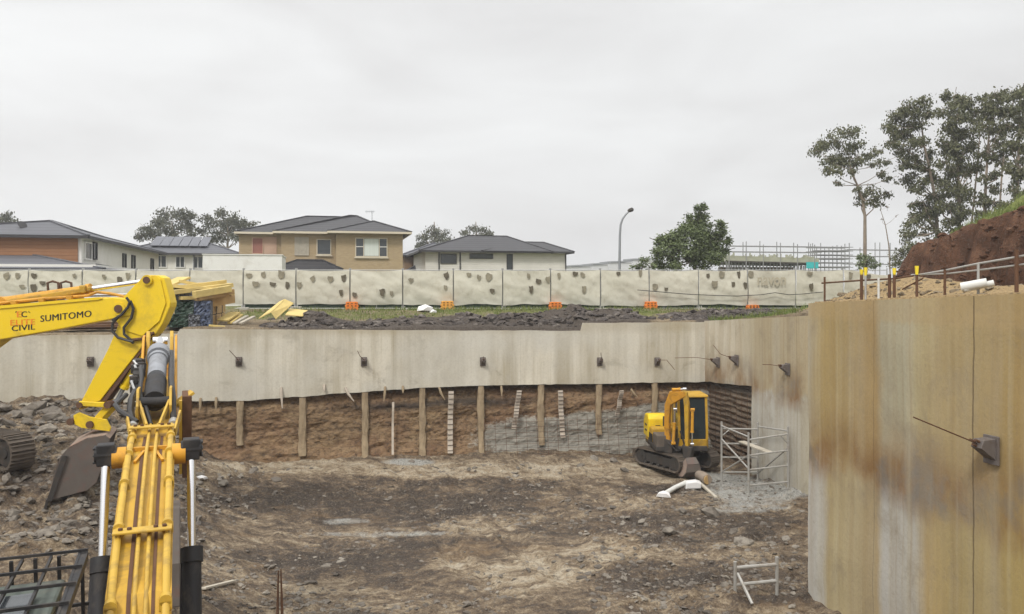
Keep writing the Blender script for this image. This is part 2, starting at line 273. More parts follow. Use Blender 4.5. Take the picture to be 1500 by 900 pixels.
def shalemat():
    g = G('shale', 0.95, 0, 0.15); v = g.pos((1, 1, 1), YAW); s = g.sep(v); at = g.attr('mask')
    lay = g.noise(g.pos((0.9, 0.9, 3.6), YAW), 1.0, 7, 0.7, 1.0); big = g.noise(v, 0.45, 4); fi = g.noise(g.pos((1.8, 1.8, 3.2), YAW), 3.5, 6, 0.72)
    col = g.ramp(lay, [(0.28, (0.07, 0.045, 0.028)), (0.42, (0.165, 0.112, 0.066)), (0.52, (0.27, 0.185, 0.105)), (0.60, (0.185, 0.12, 0.07)), (0.72, (0.14, 0.088, 0.056))])
    col = g.mix(g.ramp(big, [(0.42, 0.0), (0.62, 0.6)]), col, (0.20, 0.115, 0.068))
    bl = g.noise(g.pos((0.8, 0.8, 1.6), YAW, (5, 0, 0)), 1.1, 5, 0.65); col = g.mix(g.ramp(bl, [(0.52, 0.0), (0.66, 0.65)]), col, (0.30, 0.22, 0.13))
    col = g.mix(g.ramp(fi, [(0.38, 0.75), (0.50, 0.0)]), col, (0.055, 0.04, 0.03))
    col = g.mix(g.ramp(fi, [(0.56, 0.0), (0.7, 0.7)]), col, (0.27, 0.20, 0.125))
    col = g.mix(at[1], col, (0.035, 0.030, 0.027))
    gr = g.ramp(g.ma('ADD', at[0], g.ma('MULTIPLY', g.ma('SUBTRACT', fi, 0.5), 1.1)), [(0.40, 0.0), (0.62, 0.9)])
    col = g.mix(gr, col, g.mix(fi, (0.20, 0.19, 0.16), (0.36, 0.35, 0.31)))
    col = g.mix(at[2], col, g.mix(fi, (0.10, 0.085, 0.07), (0.2, 0.175, 0.145)))
    gap_shade = g.ma('FRACT', g.ma('DIVIDE', g.ma('ADD', s[2], g.ma('MULTIPLY', fi, 0.12)), 0.2))  # dark rows colour in the shadow gaps of the grey sprayed rock
    g.color(g.mix(g.ma('MULTIPLY', g.ramp(gap_shade, [(0.0, 0.9), (0.2, 0.0)]), g.ma('MULTIPLY', g.ramp(g.noise(v, 1.1, 4), [(0.4, 0), (0.55, 1.0)]), at[0])), col, (0.04, 0.035, 0.03)))
    g.bump(fi, 0.8, 0.06); return g.m
M['shale'] = shalemat()
def soilmat(name, base, kind):
    g = G(name, 0.95, 0, 0.12); v = g.pos(); at = g.attr('mask')
    n1 = g.noise(g.pos((0.5, 1.1, 1)), 0.9, 7, 0.68, 0.6); n2 = g.noise(v, 3.2, 6, 0.7); n3 = g.noise(v, 13, 5, 0.65); vo = g.n('ShaderNodeTexVoronoi'); g.put(v, vo.inputs['Vector']); vo.inputs['Scale'].default_value = 9
    if kind == 'pit':
        nb = g.noise(g.pos((0.75, 1.5, 1)), 1.5, 10, 0.72, 0.7); nm = g.noise(g.pos((1, 1.4, 1), 0, (9, 3, 0)), 4.2, 6, 0.7, 0.5)
        j = g.ma('MULTIPLY', g.ma('SUBTRACT', n2, 0.5), 1.6)
        t = g.ma('ADD', g.ma('ADD', nb, g.ma('MULTIPLY', g.ma('SUBTRACT', nm, 0.5), 0.45)), g.ma('SUBTRACT', g.ma('MULTIPLY', at[0], 0.13), g.ma('MULTIPLY', at[1], 0.165)))
        col = g.ramp(t, [(0.33, (0.034, 0.023, 0.016)), (0.43, (0.082, 0.057, 0.038)), (0.51, (0.155, 0.113, 0.074)), (0.60, (0.275, 0.215, 0.142)), (0.72, (0.40, 0.345, 0.26))])
        dark = g.ramp(t, [(0.36, 1.0), (0.48, 0.0)])
        gre = g.ramp(g.ma('ADD', at[2], j), [(0.28, 0.0), (0.75, 0.85)]); col = g.mix(gre, col, g.mix(n3, (0.26, 0.265, 0.245), (0.42, 0.42, 0.395)))
        n4 = g.noise(v, 24, 4, 0.7); n5 = g.noise(v, 6.5, 5, 0.75)
        col = g.mix(g.ramp(n4, [(0.36, 0.45), (0.47, 0.0)]), col, (0.040, 0.030, 0.022)); col = g.mix(g.ramp(n4, [(0.55, 0.0), (0.70, 0.45)]), col, (0.40, 0.335, 0.24))
        col = g.mix(g.ramp(n5, [(0.34, 0.55), (0.44, 0.0)]), col, (0.055, 0.041, 0.030)); col = g.mix(g.ramp(n5, [(0.55, 0.0), (0.68, 0.4)]), col, (0.31, 0.25, 0.17))
        g.put(g.mix(dark, (0.9, 0.9, 0.9), (0.5, 0.5, 0.5)), g.b.inputs['Roughness']); g.b.inputs['Specular IOR Level'].default_value = 0.3
        oc = g.noise(g.pos((0.4, 0.8, 1), 0, (31, 7, 0)), 0.8, 5, 0.6); col = g.mix(g.ramp(oc, [(0.58, 0.0), (0.74, 0.5)]), col, (0.20, 0.125, 0.060))
    else:
        col = g.ramp(n1, [(0.3, base[0]), (0.5, base[1]), (0.68, base[2])])
        j = g.ma('MULTIPLY', g.ma('SUBTRACT', n2, 0.5), 1.4)
        if kind == 'upper':
            gr = g.ramp(g.ma('ADD', at[0], j), [(0.35, 0.0), (0.65, 0.9)]); col = g.mix(gr, col, g.mix(n3, (0.085, 0.115, 0.03), (0.19, 0.185, 0.065)))
            dk = g.ramp(g.ma('ADD', at[1], j), [(0.3, 0.0), (0.6, 0.95)]); col = g.mix(dk, col, g.mix(n3, (0.040, 0.033, 0.029), (0.115, 0.096, 0.082)))
            yl = g.ramp(g.ma('ADD', at[2], j), [(0.3, 0.0), (0.6, 0.9)]); col = g.mix(yl, col, g.mix(n3, (0.27, 0.175, 0.075), (0.40, 0.30, 0.165)))
        else:
            gr = g.ramp(g.ma('ADD', at[0], g.ma('MULTIPLY', j, 0.5)), [(0.4, 0.0), (0.6, 1.0)]); col = g.mix(gr, col, g.mix(n3, (0.10, 0.15, 0.03), (0.21, 0.21, 0.07)))
    col = g.mix(g.ramp(vo.outputs['Distance'], [(0.0, 0.55), (0.22, 0.0)]), col, g.mix(n2, (0.05, 0.042, 0.036), (0.42, 0.38, 0.32)))
    col = g.mix(g.ramp(n3, [(0.36, 0.3 if kind == 'pit' else 0.5), (0.50, 0.0)]), col, (0.05, 0.040, 0.032))
    g.color(col); g.bump(g.ma('ADD', n3, g.ma('MULTIPLY', n2, 1.6)), 0.9, 0.07); return g.m
M['pit'] = soilmat('pit_soil', None, 'pit')
M['upper'] = soilmat('bank_soil', ((0.12, 0.095, 0.065), (0.20, 0.155, 0.10), (0.29, 0.235, 0.16)), 'upper')
M['red'] = soilmat('red_soil', ((0.042, 0.022, 0.014), (0.10, 0.050, 0.030), (0.185, 0.10, 0.06)), 'bank')
def rockmat():
    g = G('shale_rock', 0.95, 0, 0.15); v = g.pos(); n1 = g.noise(v, 0.9, 3); n2 = g.noise(v, 7, 5, 0.65)
    col = g.ramp(n1, [(0.3, (0.085, 0.074, 0.064)), (0.5, (0.18, 0.158, 0.132)), (0.7, (0.29, 0.26, 0.215))])
    g.color(g.mix(g.ramp(n2, [(0.35, 0.6), (0.55, 0.0)]), col, (0.06, 0.050, 0.042))); g.bump(n2, 0.8, 0.03); return g.m
M['rock'] = rockmat()
def darkrockmat():
    g = G('dark_rubble', 0.9, 0, 0.15); v = g.pos(); n1 = g.noise(v, 2.9, 3); n2 = g.noise(v, 9, 4)
    col = g.ramp(n1, [(0.3, (0.036, 0.030, 0.027)), (0.52, (0.085, 0.072, 0.064)), (0.70, (0.20, 0.175, 0.15))])
    g.color(g.mix(g.ramp(n2, [(0.35, 0.5), (0.55, 0.0)]), col, (0.03, 0.026, 0.026))); g.bump(n2, 0.6, 0.02); return g.m
M['darkrock'] = darkrockmat()
def bannermat():
    g = G('fence_banner', 0.85, 0, 0.2); v = g.pos(); n = g.noise(g.pos((1, 1, 1)), 0.8, 5, 0.6); n2 = g.noise(v, 3.5, 5, 0.7, 0.6); s = g.sep(v)
    col = g.mix(n, (0.46, 0.44, 0.355), (0.60, 0.575, 0.485)); col = g.mix(g.ramp(n2, [(0.5, 0.0), (0.72, 0.5)]), col, (0.36, 0.325, 0.24))
    zz = g.ma('ADD', s[2], g.ma('MULTIPLY', g.ma('SUBTRACT', n2, 0.5), 0.5)); col = g.mix(g.mr(zz, 6.35, 5.7, 0.0, 0.5), col, (0.50, 0.50, 0.445))
    g.color(col); g.bump(g.noise(g.pos((1, 1, 0.5)), 1.6, 3, 0.5, 1.2), 0.25, 0.08); return g.m
M['banner'] = bannermat()

# ------------------------------------------------------------------ mesh helpers
W = {}
class MB:
    def __init__(s): s.v = []; s.f = []; s.k = []; s.mi = 0
    def add(s, vs, fs):
        o = len(s.v); s.v += [Vector(p) for p in vs]; s.f += [tuple(i + o for i in f) for f in fs]; s.k += [s.mi] * len(fs); return s
    def box(s, c, d, rot=None):
        c = Vector(c); x, y, z = (k / 2 for k in d); rot = rot or Matrix.Identity(3)
        vs = [c + rot @ Vector((i * x, j * y, k * z)) for k in (-1, 1) for j in (-1, 1) for i in (-1, 1)]
        return s.add(vs, [(0, 2, 3, 1), (4, 5, 7, 6), (0, 1, 5, 4), (2, 6, 7, 3), (0, 4, 6, 2), (1, 3, 7, 5)])
    def bar(s, a, b, w, h, up=(0, 0, 1)):
        a, b = Vector(a), Vector(b); x = (b - a).normalized(); y = Vector(up).cross(x)
        if y.length < 1e-4: y = Vector((0, 1, 0)).cross(x)
        y.normalize(); z = x.cross(y); rot = Matrix((x, y, z)).transposed()
        return s.box((a + b) / 2, ((b - a).length, w, h), rot)
    def tube(s, pts, r, n=8, cap=True):
        pts = [Vector(p) for p in pts]; m = len(pts); r = r if isinstance(r, (list, tuple)) else [r] * m
        vs = []; up = None
        for i, p in enumerate(pts):
            t = (pts[min(i + 1, m - 1)] - pts[max(i - 1, 0)]).normalized()
            if up is None: up = Vector((0, 0, 1)) if abs(t.z) < 0.9 else Vector((1, 0, 0))
            a = up.cross(t).normalized(); b = t.cross(a).normalized(); up = b
            vs += [p + (a * math.cos(q) + b * math.sin(q)) * r[i] for q in (2 * math.pi * k / n for k in range(n))]
        fs = [(i * n + k, i * n + (k + 1) % n, (i + 1) * n + (k + 1) % n, (i + 1) * n + k) for i in range(m - 1) for k in range(n)]
        if cap: fs += [tuple(range(n - 1, -1, -1)), tuple(range((m - 1) * n, m * n))]
        return s.add(vs, fs)
    def cyl(s, a, b, r, n=16): return s.tube([a, b], r, n)
    def prism(s, poly, vec):
        poly = [Vector(p) for p in poly]; vec = Vector(vec); n = len(poly)
        fs = [tuple(range(n - 1, -1, -1)), tuple(range(n, 2 * n))] + [(i, (i + 1) % n, n + (i + 1) % n, n + i) for i in range(n)]
        return s.add(poly + [p + vec for p in poly], fs)
    def build(s, name, mat, parent=None, world=False, smooth=False, bevel=0.0):
        me = bpy.data.meshes.new(name); vs = s.v
        if world and parent is not None: inv = W[parent].inverted(); vs = [inv @ p for p in vs]
        me.from_pydata([tuple(p) for p in vs], [], s.f)
        for q in (mat if isinstance(mat, (list, tuple)) else [mat]): me.materials.append(M[q])
        if any(s.k): me.polygons.foreach_set('material_index', s.k)
        import bmesh
        b = bmesh.new(); b.from_mesh(me); bmesh.ops.recalc_face_normals(b, faces=b.faces); b.to_mesh(me); b.free()
        if smooth: me.shade_smooth(); me.set_sharp_from_angle(angle=R(40))
        me.update(); o = bpy.data.objects.new(name, me); COL.objects.link(o)
        if parent is not None: o.parent = parent; W[o] = W[parent]
        else: W[o] = Matrix.Identity(4)
        if bevel:
            md = o.modifiers.new('bevel', 'BEVEL'); md.width = bevel; md.segments = 2; md.limit_method = 'ANGLE'; md.angle_limit = R(40)
        return o
def tag(o, label=None, cat=None, group=None, kind=None):
    if label: o['label'] = label
    if cat: o['category'] = cat
    if group: o['group'] = group
    if kind: o['kind'] = kind
    return o
def thing(name, label, cat, loc=(0, 0, 0), rz=0.0, group=None):
    o = bpy.data.objects.new(name, None); COL.objects.link(o); o.location = loc; o.rotation_euler = (0, 0, rz); o.empty_display_size = 0.3
    W[o] = Matrix.Translation(Vector(loc)) @ Matrix.Rotation(rz, 4, 'Z'); return tag(o, label, cat, group)
def copy_tree(o, parent=None):
    c = o.copy(); COL.objects.link(c)
    if parent is not None: c.parent = parent
    for ch in o.children: copy_tree(ch, c)
    return c
def grid_mesh(name, X, Y, Z, mat, keep=None, mask=None, smooth=True, parent=None):
    """X, Y, Z: (n, m) arrays of vertex positions."""
    n, m = X.shape; idx = np.arange(n * m).reshape(n, m)
    f = np.stack([idx[:-1, :-1], idx[1:, :-1], idx[1:, 1:], idx[:-1, 1:]], -1).reshape(-1, 4)
    if keep is not None: f = f[keep.reshape(-1)]
    used = np.unique(f); re = -np.ones(n * m, int); re[used] = np.arange(len(used)); f = re[f]
    co = np.stack([X, Y, Z], -1).reshape(-1, 3)[used]
    me = bpy.data.meshes.new(name); me.from_pydata(co.tolist(), [], f.tolist()); me.materials.append(M[mat])
    if mask is not None:
        a = me.color_attributes.new('mask', 'FLOAT_COLOR', 'POINT'); c = np.concatenate([mask.reshape(-1, 3)[used], np.ones((len(used), 1))], 1)
        a.data.foreach_set('color', c.reshape(-1).astype(np.float32))
    if smooth: me.shade_smooth()
    o = bpy.data.objects.new(name, me); COL.objects.link(o); W[o] = Matrix.Identity(4)
    if parent is not None: o.parent = parent; W[o] = W[parent]
    return o
def text_mesh(body, width, height, bold=0.0):
    cu = bpy.data.curves.new('lettering', 'FONT'); cu.body = body; cu.offset = bold; cu.resolution_u = 3; cu.space_character = 1.05
    o = bpy.data.objects.new('lettering', cu); COL.objects.link(o); dg = bpy.context.evaluated_depsgraph_get()
    me = bpy.data.meshes.new_from_object(o.evaluated_get(dg)); bpy.data.objects.remove(o)
    co = np.array([v.co[:] for v in me.vertices]); lo, hi = co.min(0), co.max(0)
    vs = [((c[0] - lo[0]) / (hi[0] - lo[0]) * width, (c[1] - lo[1]) / (hi[1] - lo[1]) * height) for c in co]
    return vs, [tuple(p.vertices) for p in me.polygons]

# ------------------------------------------------------------------ the ground
PN = -4.75; QN = -14.27                       # near right wall: p = PN for q < QN
def pit_raw(p, q):
    w = p + 0.2 * q
    heap = ss(-17.5, -22.5, w) * (1.4 + 0.95 * ss(-12, -1, q))
    bench = 1.3 * ss(-16.2, -18.4, q) * ss(-5.5, -7.5, p)
    apron = 0.5 * np.exp(q / 1.5) * ss(-0.5, -6, p) + 0.25 * np.exp(p / 1.0) * 0.4
    return np.maximum(heap, bench) + apron, heap
RUTS = [(5.2, 27.2, -2.0, 22.0), (-3.5, 29.0, 0.5, 17.5), (2.0, 24.5, 4.6, 16.0), (-7.0, 23.5, 3.0, 28.8)]
def pit_z(p, q):
    z, heap = pit_raw(p, q)
    rough = 0.55 + 0.9 * ss(0.2, 1.2, heap)
    z = z + 0.16 * fbm(p * 0.22, q * 0.3, 1, 3) + rough * (0.085 * fbm(p * 0.8, q * 1.0, 2, 4) + 0.065 * fbm(p * 2.6, q * 3.1, 3, 3) + 0.022 * fbm(p * 6.5, q * 7.1, 4, 2))
    x, y = CX + p * CA - q * SA, CY + p * SA + q * CA
    z = z + 0.55 * np.exp(-((x + 9.2) / 2.6) ** 2 - ((y - 26.0) / 1.3) ** 2) * (0.8 + 0.5 * fbm(p * 1.5, q * 1.5, 5, 3))
    z = z + 0.32 * np.exp(-((x + 3.5) / 4.5) ** 2 - ((y - 27.2) / 0.7) ** 2) * (0.6 + 0.8 * fbm(p * 0.9, q * 0.9, 6, 3))
    rr = ss(760, 1000, 750 + F * x / np.maximum(y, 1)) * ss(28.5, 25.5, y) + ss(-6.5, -9, x) * 0.9 + 0.35
    z = z + rr * (0.22 * np.maximum(0, fbm(p * 1.5, q * 1.9, 14, 4)) ** 1.3 + 0.06 * np.maximum(0, fbm(p * 4.1, q * 4.7, 15, 3)))
    z = z - 0.55 * np.exp(-((x + 10.9) / 1.5) ** 2 - ((y - 19.3) / 1.3) ** 2)
    rid = 1 - np.abs(fbm(p * 1.1, q * 1.7, 8, 4)); z = z + 0.10 * ss(0.80, 1.0, rid) * rough
    for (x0, y0, x1, y1) in RUTS:
        dx, dy = x1 - x0, y1 - y0; L = math.hypot(dx, dy); t = ((x - x0) * dx + (y - y0) * dy) / L; o = ((x - x0) * -dy + (y - y0) * dx) / L + 0.25 * np.sin(t * 0.5 + x0)
        on = ss(-0.3, 0.6, t) * ss(L + 0.3, L - 0.6, t) * (0.6 + 0.5 * fbm(t * 0.8, o, 19, 2))
        for c in (-0.85, 0.85):
            d = np.abs(o - c); z = z + on * (-0.085 * ss(0.34, 0.2, d) + 0.055 * np.exp(-((d - 0.4) / 0.1) ** 2) + 0.022 * np.sin(t * 6.283 / 0.24) * ss(0.32, 0.22, d))
    return z - 0.06
def pit_at(x, y):
    p, q = to_pq(x, y); return float(pit_z(np.array([p]), np.array([q]))[0])
def lines(segs):
    out = []
    for a, b, s in segs: out += list(np.arange(a, b - 1e-6, s))
    return np.array(out + [segs[-1][1]])
PATCH = [  # soil patches, (column, row, half width, half height, channel, weight): 0 pale clay, 1 dark wet soil, 2 cement grey
    (480, 684, 200, 14, 0, .9), (720, 688, 240, 16, 0, .95), (600, 676, 40, 6, 2, .9), (880, 684, 130, 13, 0, .8), (960, 700, 70, 8, 0, .6), (690, 708, 150, 10, 1, .7),
    (480, 735, 170, 26, 1, 1.0), (350, 720, 60, 22, 1, .5), (620, 745, 230, 22, 1, .95), (760, 716, 70, 8, 1, .9), (965, 716, 70, 9, 1, 1.0), (860, 742, 90, 12, 0, .5), (850, 775, 120, 10, 1, .6),
    (512, 763, 40, 5, 2, .6), (570, 782, 130, 5, 2, .55), (430, 800, 110, 14, 0, .4), (700, 770, 70, 12, 0, .7), (540, 818, 210, 30, 1, .95), (690, 795, 70, 7, 1, .8), (1020, 765, 180, 16, 1, .85),
    (1100, 720, 80, 22, 2, 1.0), (1060, 705, 60, 12, 2, .9), (980, 790, 60, 14, 1, .5), (1075, 785, 40, 8, 1, .7), (770, 835, 150, 30, 0, .95), (880, 808, 130, 14, 0, .75), (980, 842, 140, 22, 1, .85), (1090, 815, 40, 8, 0, .5),
    (930, 862, 60, 12, 1, .5), (650, 850, 80, 16, 1, .5), (500, 865, 130, 10, 0, .6), (1130, 868, 60, 14, 1, .7), (1090, 744, 60, 8, 2, .6), (200, 780, 120, 40, 1, .6), (60, 700, 80, 30, 1, .3), (300, 690, 60, 14, 0, .6)]
def make_pit():
    p = lines([(-48, -30, 0.5), (-30, -26, 0.14), (-26, 0.45, 0.075)]); q = lines([(-40, -18, 0.5), (-18, -15, 0.12), (-15, 0.45, 0.07)])
    Pg, Qg = np.meshgrid(p, q, indexing='ij'); Z = pit_z(Pg, Qg)
    X, Y = CX + Pg * CA - Qg * SA, CY + Pg * SA + Qg * CA
    keep = ~((Pg[:-1, :-1] > PN + 0.4) & (Qg[:-1, :-1] < QN - 0.5))
    mk = np.zeros(Z.shape + (3,)); px = 750 + F * X / np.maximum(Y, 1); py = HZ + F * (EYE - Z) / np.maximum(Y, 1)
    wx, wy = fbm(Pg * 0.6, Qg * 0.6, 21, 4), fbm(Pg * 0.6, Qg * 0.6, 22, 4)
    for a, b, rx, ry, ch, wt in PATCH:
        d = np.sqrt(((px - a) / rx + wx * 0.55) ** 2 + ((py - b) / ry + wy * 0.55) ** 2); mk[..., ch] = np.maximum(mk[..., ch], wt * ss(1.25, 0.55, d) * (Y > 12))
    tag(grid_mesh('pit_floor', X, Y, Z, 'pit', keep, mk), kind='structure')
make_pit()

def wall_top(p):       # top of the back wall
    return np.where(p < -19.6, 5.0, np.where(p < -5.1, 5.16 - 0.016 * (p + 19.6), 5.23))
def edge_z(q): return np.interp(q, [-40, -20, -14.3, -6.5, 0], [6.75, 6.46, 6.22, 5.66, 5.27])
def up_z(p, q, fine=True):
    zb = np.interp(q, [0, 2, 6.5, 9, 40, 120, 900], [4.93, 5.12, 5.55, 5.6, 5.35, 4.8, 4.5]) + 0.25 * ss(-4, 0, p) * ss(8, 0, q)
    zb = np.where(q < 2, np.maximum(zb, wall_top(p) + 0.045), zb)
    zs = edge_z(q) + 0.03 + 0.05 * np.clip(p, 0, 20) * ss(-2, -6, q)
    z = np.where(q >= 0, zb, np.maximum(zs, 0)); t = ss(-3, 0, q); z = np.where(q < 0, zs * (1 - t) + t * (zb), z)
    heap = ss(-17, -14.5, p) * ss(-1.2, -4.0, p) * 0.50 + ss(-1.2, 0.4, p) * ss(5.5, 3.0, p) * 0.42
    z = z + heap * np.exp(-((q - 1.9) / 1.15) ** 2) * np.clip(0.95 + 1.5 * fbm(p * 0.45, q * 0.5, 11, 4), 0.05, 2) * (q > -2)
    z = z + 0.95 * np.exp(-((p - 2.8) / 1.7) ** 2 - ((q + 7.8) / 3.0) ** 2) + 0.35 * np.exp(-((p - 2.0) / 1.2) ** 2 - ((q + 12.5) / 2.5) ** 2)
    near = ss(60, 20, np.hypot(p, q))
    if fine: z = z + near * (0.10 * fbm(p * 0.9, q * 0.9, 12, 4) + 0.05 * fbm(p * 3, q * 3, 13, 3)) * ss(-0.1, 0.8, np.where(q > 0, q, np.where(p > 0, p, p - PN)))
    return z
def up_at(x, y):
    p, q = to_pq(x, y); return float(up_z(np.array([p]), np.array([q]))[0])
def make_upper():
    p = np.concatenate([[-1500, -700, -300, -150, -90], lines([(-60, -30, 2), (-30, -24, 0.4), (-24, 8, 0.14), (8, 20, 0.5), (20, 60, 4)]), [90, 150, 300, 700, 1500]])
    p = np.sort(np.unique(np.concatenate([p, [PN + 0.03, 0.03]])))
    q = np.concatenate([[-900, -300, -120, -70], lines([(-46, -22, 2), (-22, 0, 0.2), (0, 7.5, 0.12), (7.5, 14, 0.5), (14, 60, 4)]), [90, 150, 300, 700, 1800, 3500]])
    q = np.sort(np.unique(np.concatenate([q, [0.03, QN + 0.03, -34]])))
    Pg, Qg = np.meshgrid(p, q, indexing='ij'); Z = up_z(Pg, Qg); X, Y = CX + Pg * CA - Qg * SA, CY + Pg * SA + Qg * CA
    e0, e1, e2, e3 = np.isclose(Qg, 0.03) & (Pg < 0.04), np.isclose(Pg, 0.03) & (Qg < 0.04) & (Qg > QN), np.isclose(Pg, PN + 0.03) & (Qg < QN + 0.04), np.isclose(Qg, QN + 0.03) & (Pg > PN) & (Pg < 0.04)
    Z = np.where(e0 | e1 | e2 | e3, Z - 0.16, Z)
    pc, qc = (Pg[:-1, :-1] + Pg[1:, 1:]) / 2, (Qg[:-1, :-1] + Qg[1:, 1:]) / 2
    keep = ~((qc < 0.03) & (pc < 0.03) & ((qc > QN + 0.03) | (pc < PN + 0.03)) & (pc > -46) & (qc > -34))
    mk = np.zeros(Z.shape + (3,)); ns = fbm(Pg * 0.35, Qg * 0.6, 31, 4)
    mk[..., 0] = np.clip(ss(2.8, 4.2, Qg) * (0.55 + 0.55 * ns) + ss(9, 14, Qg) * 0.5 + 0.6 * np.exp(-((Pg + 1.3) / 1.6) ** 2 - ((Qg - 3.5) / 1.6) ** 2) + 0.8 * np.exp(-((Pg - 0.6) / 0.8) ** 2 - ((Qg + 3) / 3) ** 2) * (Pg > 0), 0, 1)
    mk[..., 1] = np.clip((ss(-18, -15, Pg) * ss(-1.6, -3.0, Pg) + ss(-1.0, 0.2, Pg) * ss(6, 4, Pg)) * ss(4.0, 2.6, Qg) * (Qg > -1.5), 0, 1)
    mk[..., 2] = np.clip(1.1 * ss(0.3, 1.2, Pg) * ss(-3.0, -5.5, Qg) * ss(12, 8, Pg) + 0.8 * (Pg > PN) * (Qg < QN) * ss(8, 4, Pg), 0, 1)
    tag(grid_mesh('upper_ground', X, Y, Z, 'upper', keep, mk), kind='structure')
make_upper()
def bank_z(Pg, Qg):
    e = 6.4 + 0.5 * fbm(Qg * 0.45, Qg * 0 + 3, 41, 3) + 0.5 * fbm(Qg * 1.3, Pg * 1.3, 42, 4)
    face = ss(0, 1.1, Pg - e); ridge = np.interp(Qg, [-26, -13, -8.2, -6, -4.6, -2.8, -1.9, -1.3, -0.7], [3.8, 3.5, 3.05, 2.85, 2.80, 2.75, 2.3, 1.2, 0.0])
    h = face * ridge + ss(0.9, 6, Pg - e) * 2.3 * ss(-2.5, -6, Qg) - 0.35 * ss(0.5, 0, face) + 0.42 * face * (1 - face) * 4 * fbm(Pg * 1.6, Qg * 1.6, 43, 4)
    return up_z(Pg, Qg, False) + h + 0.12 * fbm(Pg * 1.2, Qg * 1.2, 44, 4) * face + (0.05 + 0.10 * face * (1 - face) * 4) * fbm(Pg * 4, Qg * 4, 45, 4), e
def make_bank():
    """The cut bank of red soil right of the pit: a steep face, grass on top."""
    p = lines([(5.2, 8.8, 0.06), (8.8, 13, 0.25), (13, 30, 1.5)]); q = lines([(-26, -14, 0.3), (-14, 0.2, 0.07)])
    Pg, Qg = np.meshgrid(p, q, indexing='ij'); Z, e = bank_z(Pg, Qg)
    X, Y = CX + Pg * CA - Qg * SA, CY + Pg * SA + Qg * CA
    mk = np.zeros(Z.shape + (3,)); mk[..., 0] = ss(0.95, 1.3, Pg - e) * ss(-3.0, -4.5, Qg)
    tag(grid_mesh('dirt_bank', X, Y, Z, 'red', None, mk), kind='structure')
    rng = np.random.default_rng(4); g = MB()
    i = rng.integers(0, X.shape[0] - 1, 60000); j = rng.integers(0, X.shape[1] - 1, 60000); ok = mk[i, j, 0] > 0.7
    for a, b in list(zip(i[ok], j[ok]))[:9000]:
        blade(g, Vector((X[a, b] + rng.normal() * 0.08, Y[a, b] + rng.normal() * 0.08, Z[a, b] - 0.02)), 0.10 + 0.16 * rng.random(), rng)
    return g
def blade(g, c, h, rng, w=0.014):
    a = rng.random() * 6.28; t = Vector((math.cos(a), math.sin(a), 0)) * w; l = Vector((rng.normal() * 0.3 * h, rng.normal() * 0.3 * h, h))
    g.add([c - t, c + t, c + l], [(0, 1, 2)])
GRASS = make_bank()
def make_grass(g):
    rng = np.random.default_rng(9)
    p = rng.uniform(-24, 7, 26000); q = rng.uniform(2.6, 8.2, 26000)
    mm = 0.5 + 0.6 * fbm(p * 0.35, q * 0.6, 31, 4) + 0.7 * np.exp(-((p + 1.0) / 2.0) ** 2) - 0.3 * (p < -17)
    ok = rng.random(26000) < mm * ss(2.6, 4.2, q); zz = up_z(p, q)
    for i in np.nonzero(ok)[0]:
        w = pq(p[i], q[i]); blade(g, Vector((w.x, w.y, zz[i] - 0.02)), 0.05 + 0.12 * rng.random() + 0.15 * (q[i] > 6.2) * rng.random(), rng, 0.016)
    for _ in range(900):
        p = abs(rng.normal() * 0.5) + 0.15; q = rng.uniform(-6, 0.2); w = pq(p, q); blade(g, Vector((w.x, w.y, up_at(w.x, w.y) - 0.02)), 0.1 + 0.2 * rng.random(), rng, 0.015)
    tag(g.build('grass', 'grass'), 'short green and straw coloured grass on the banks', None, None, 'stuff')
make_grass(GRASS)

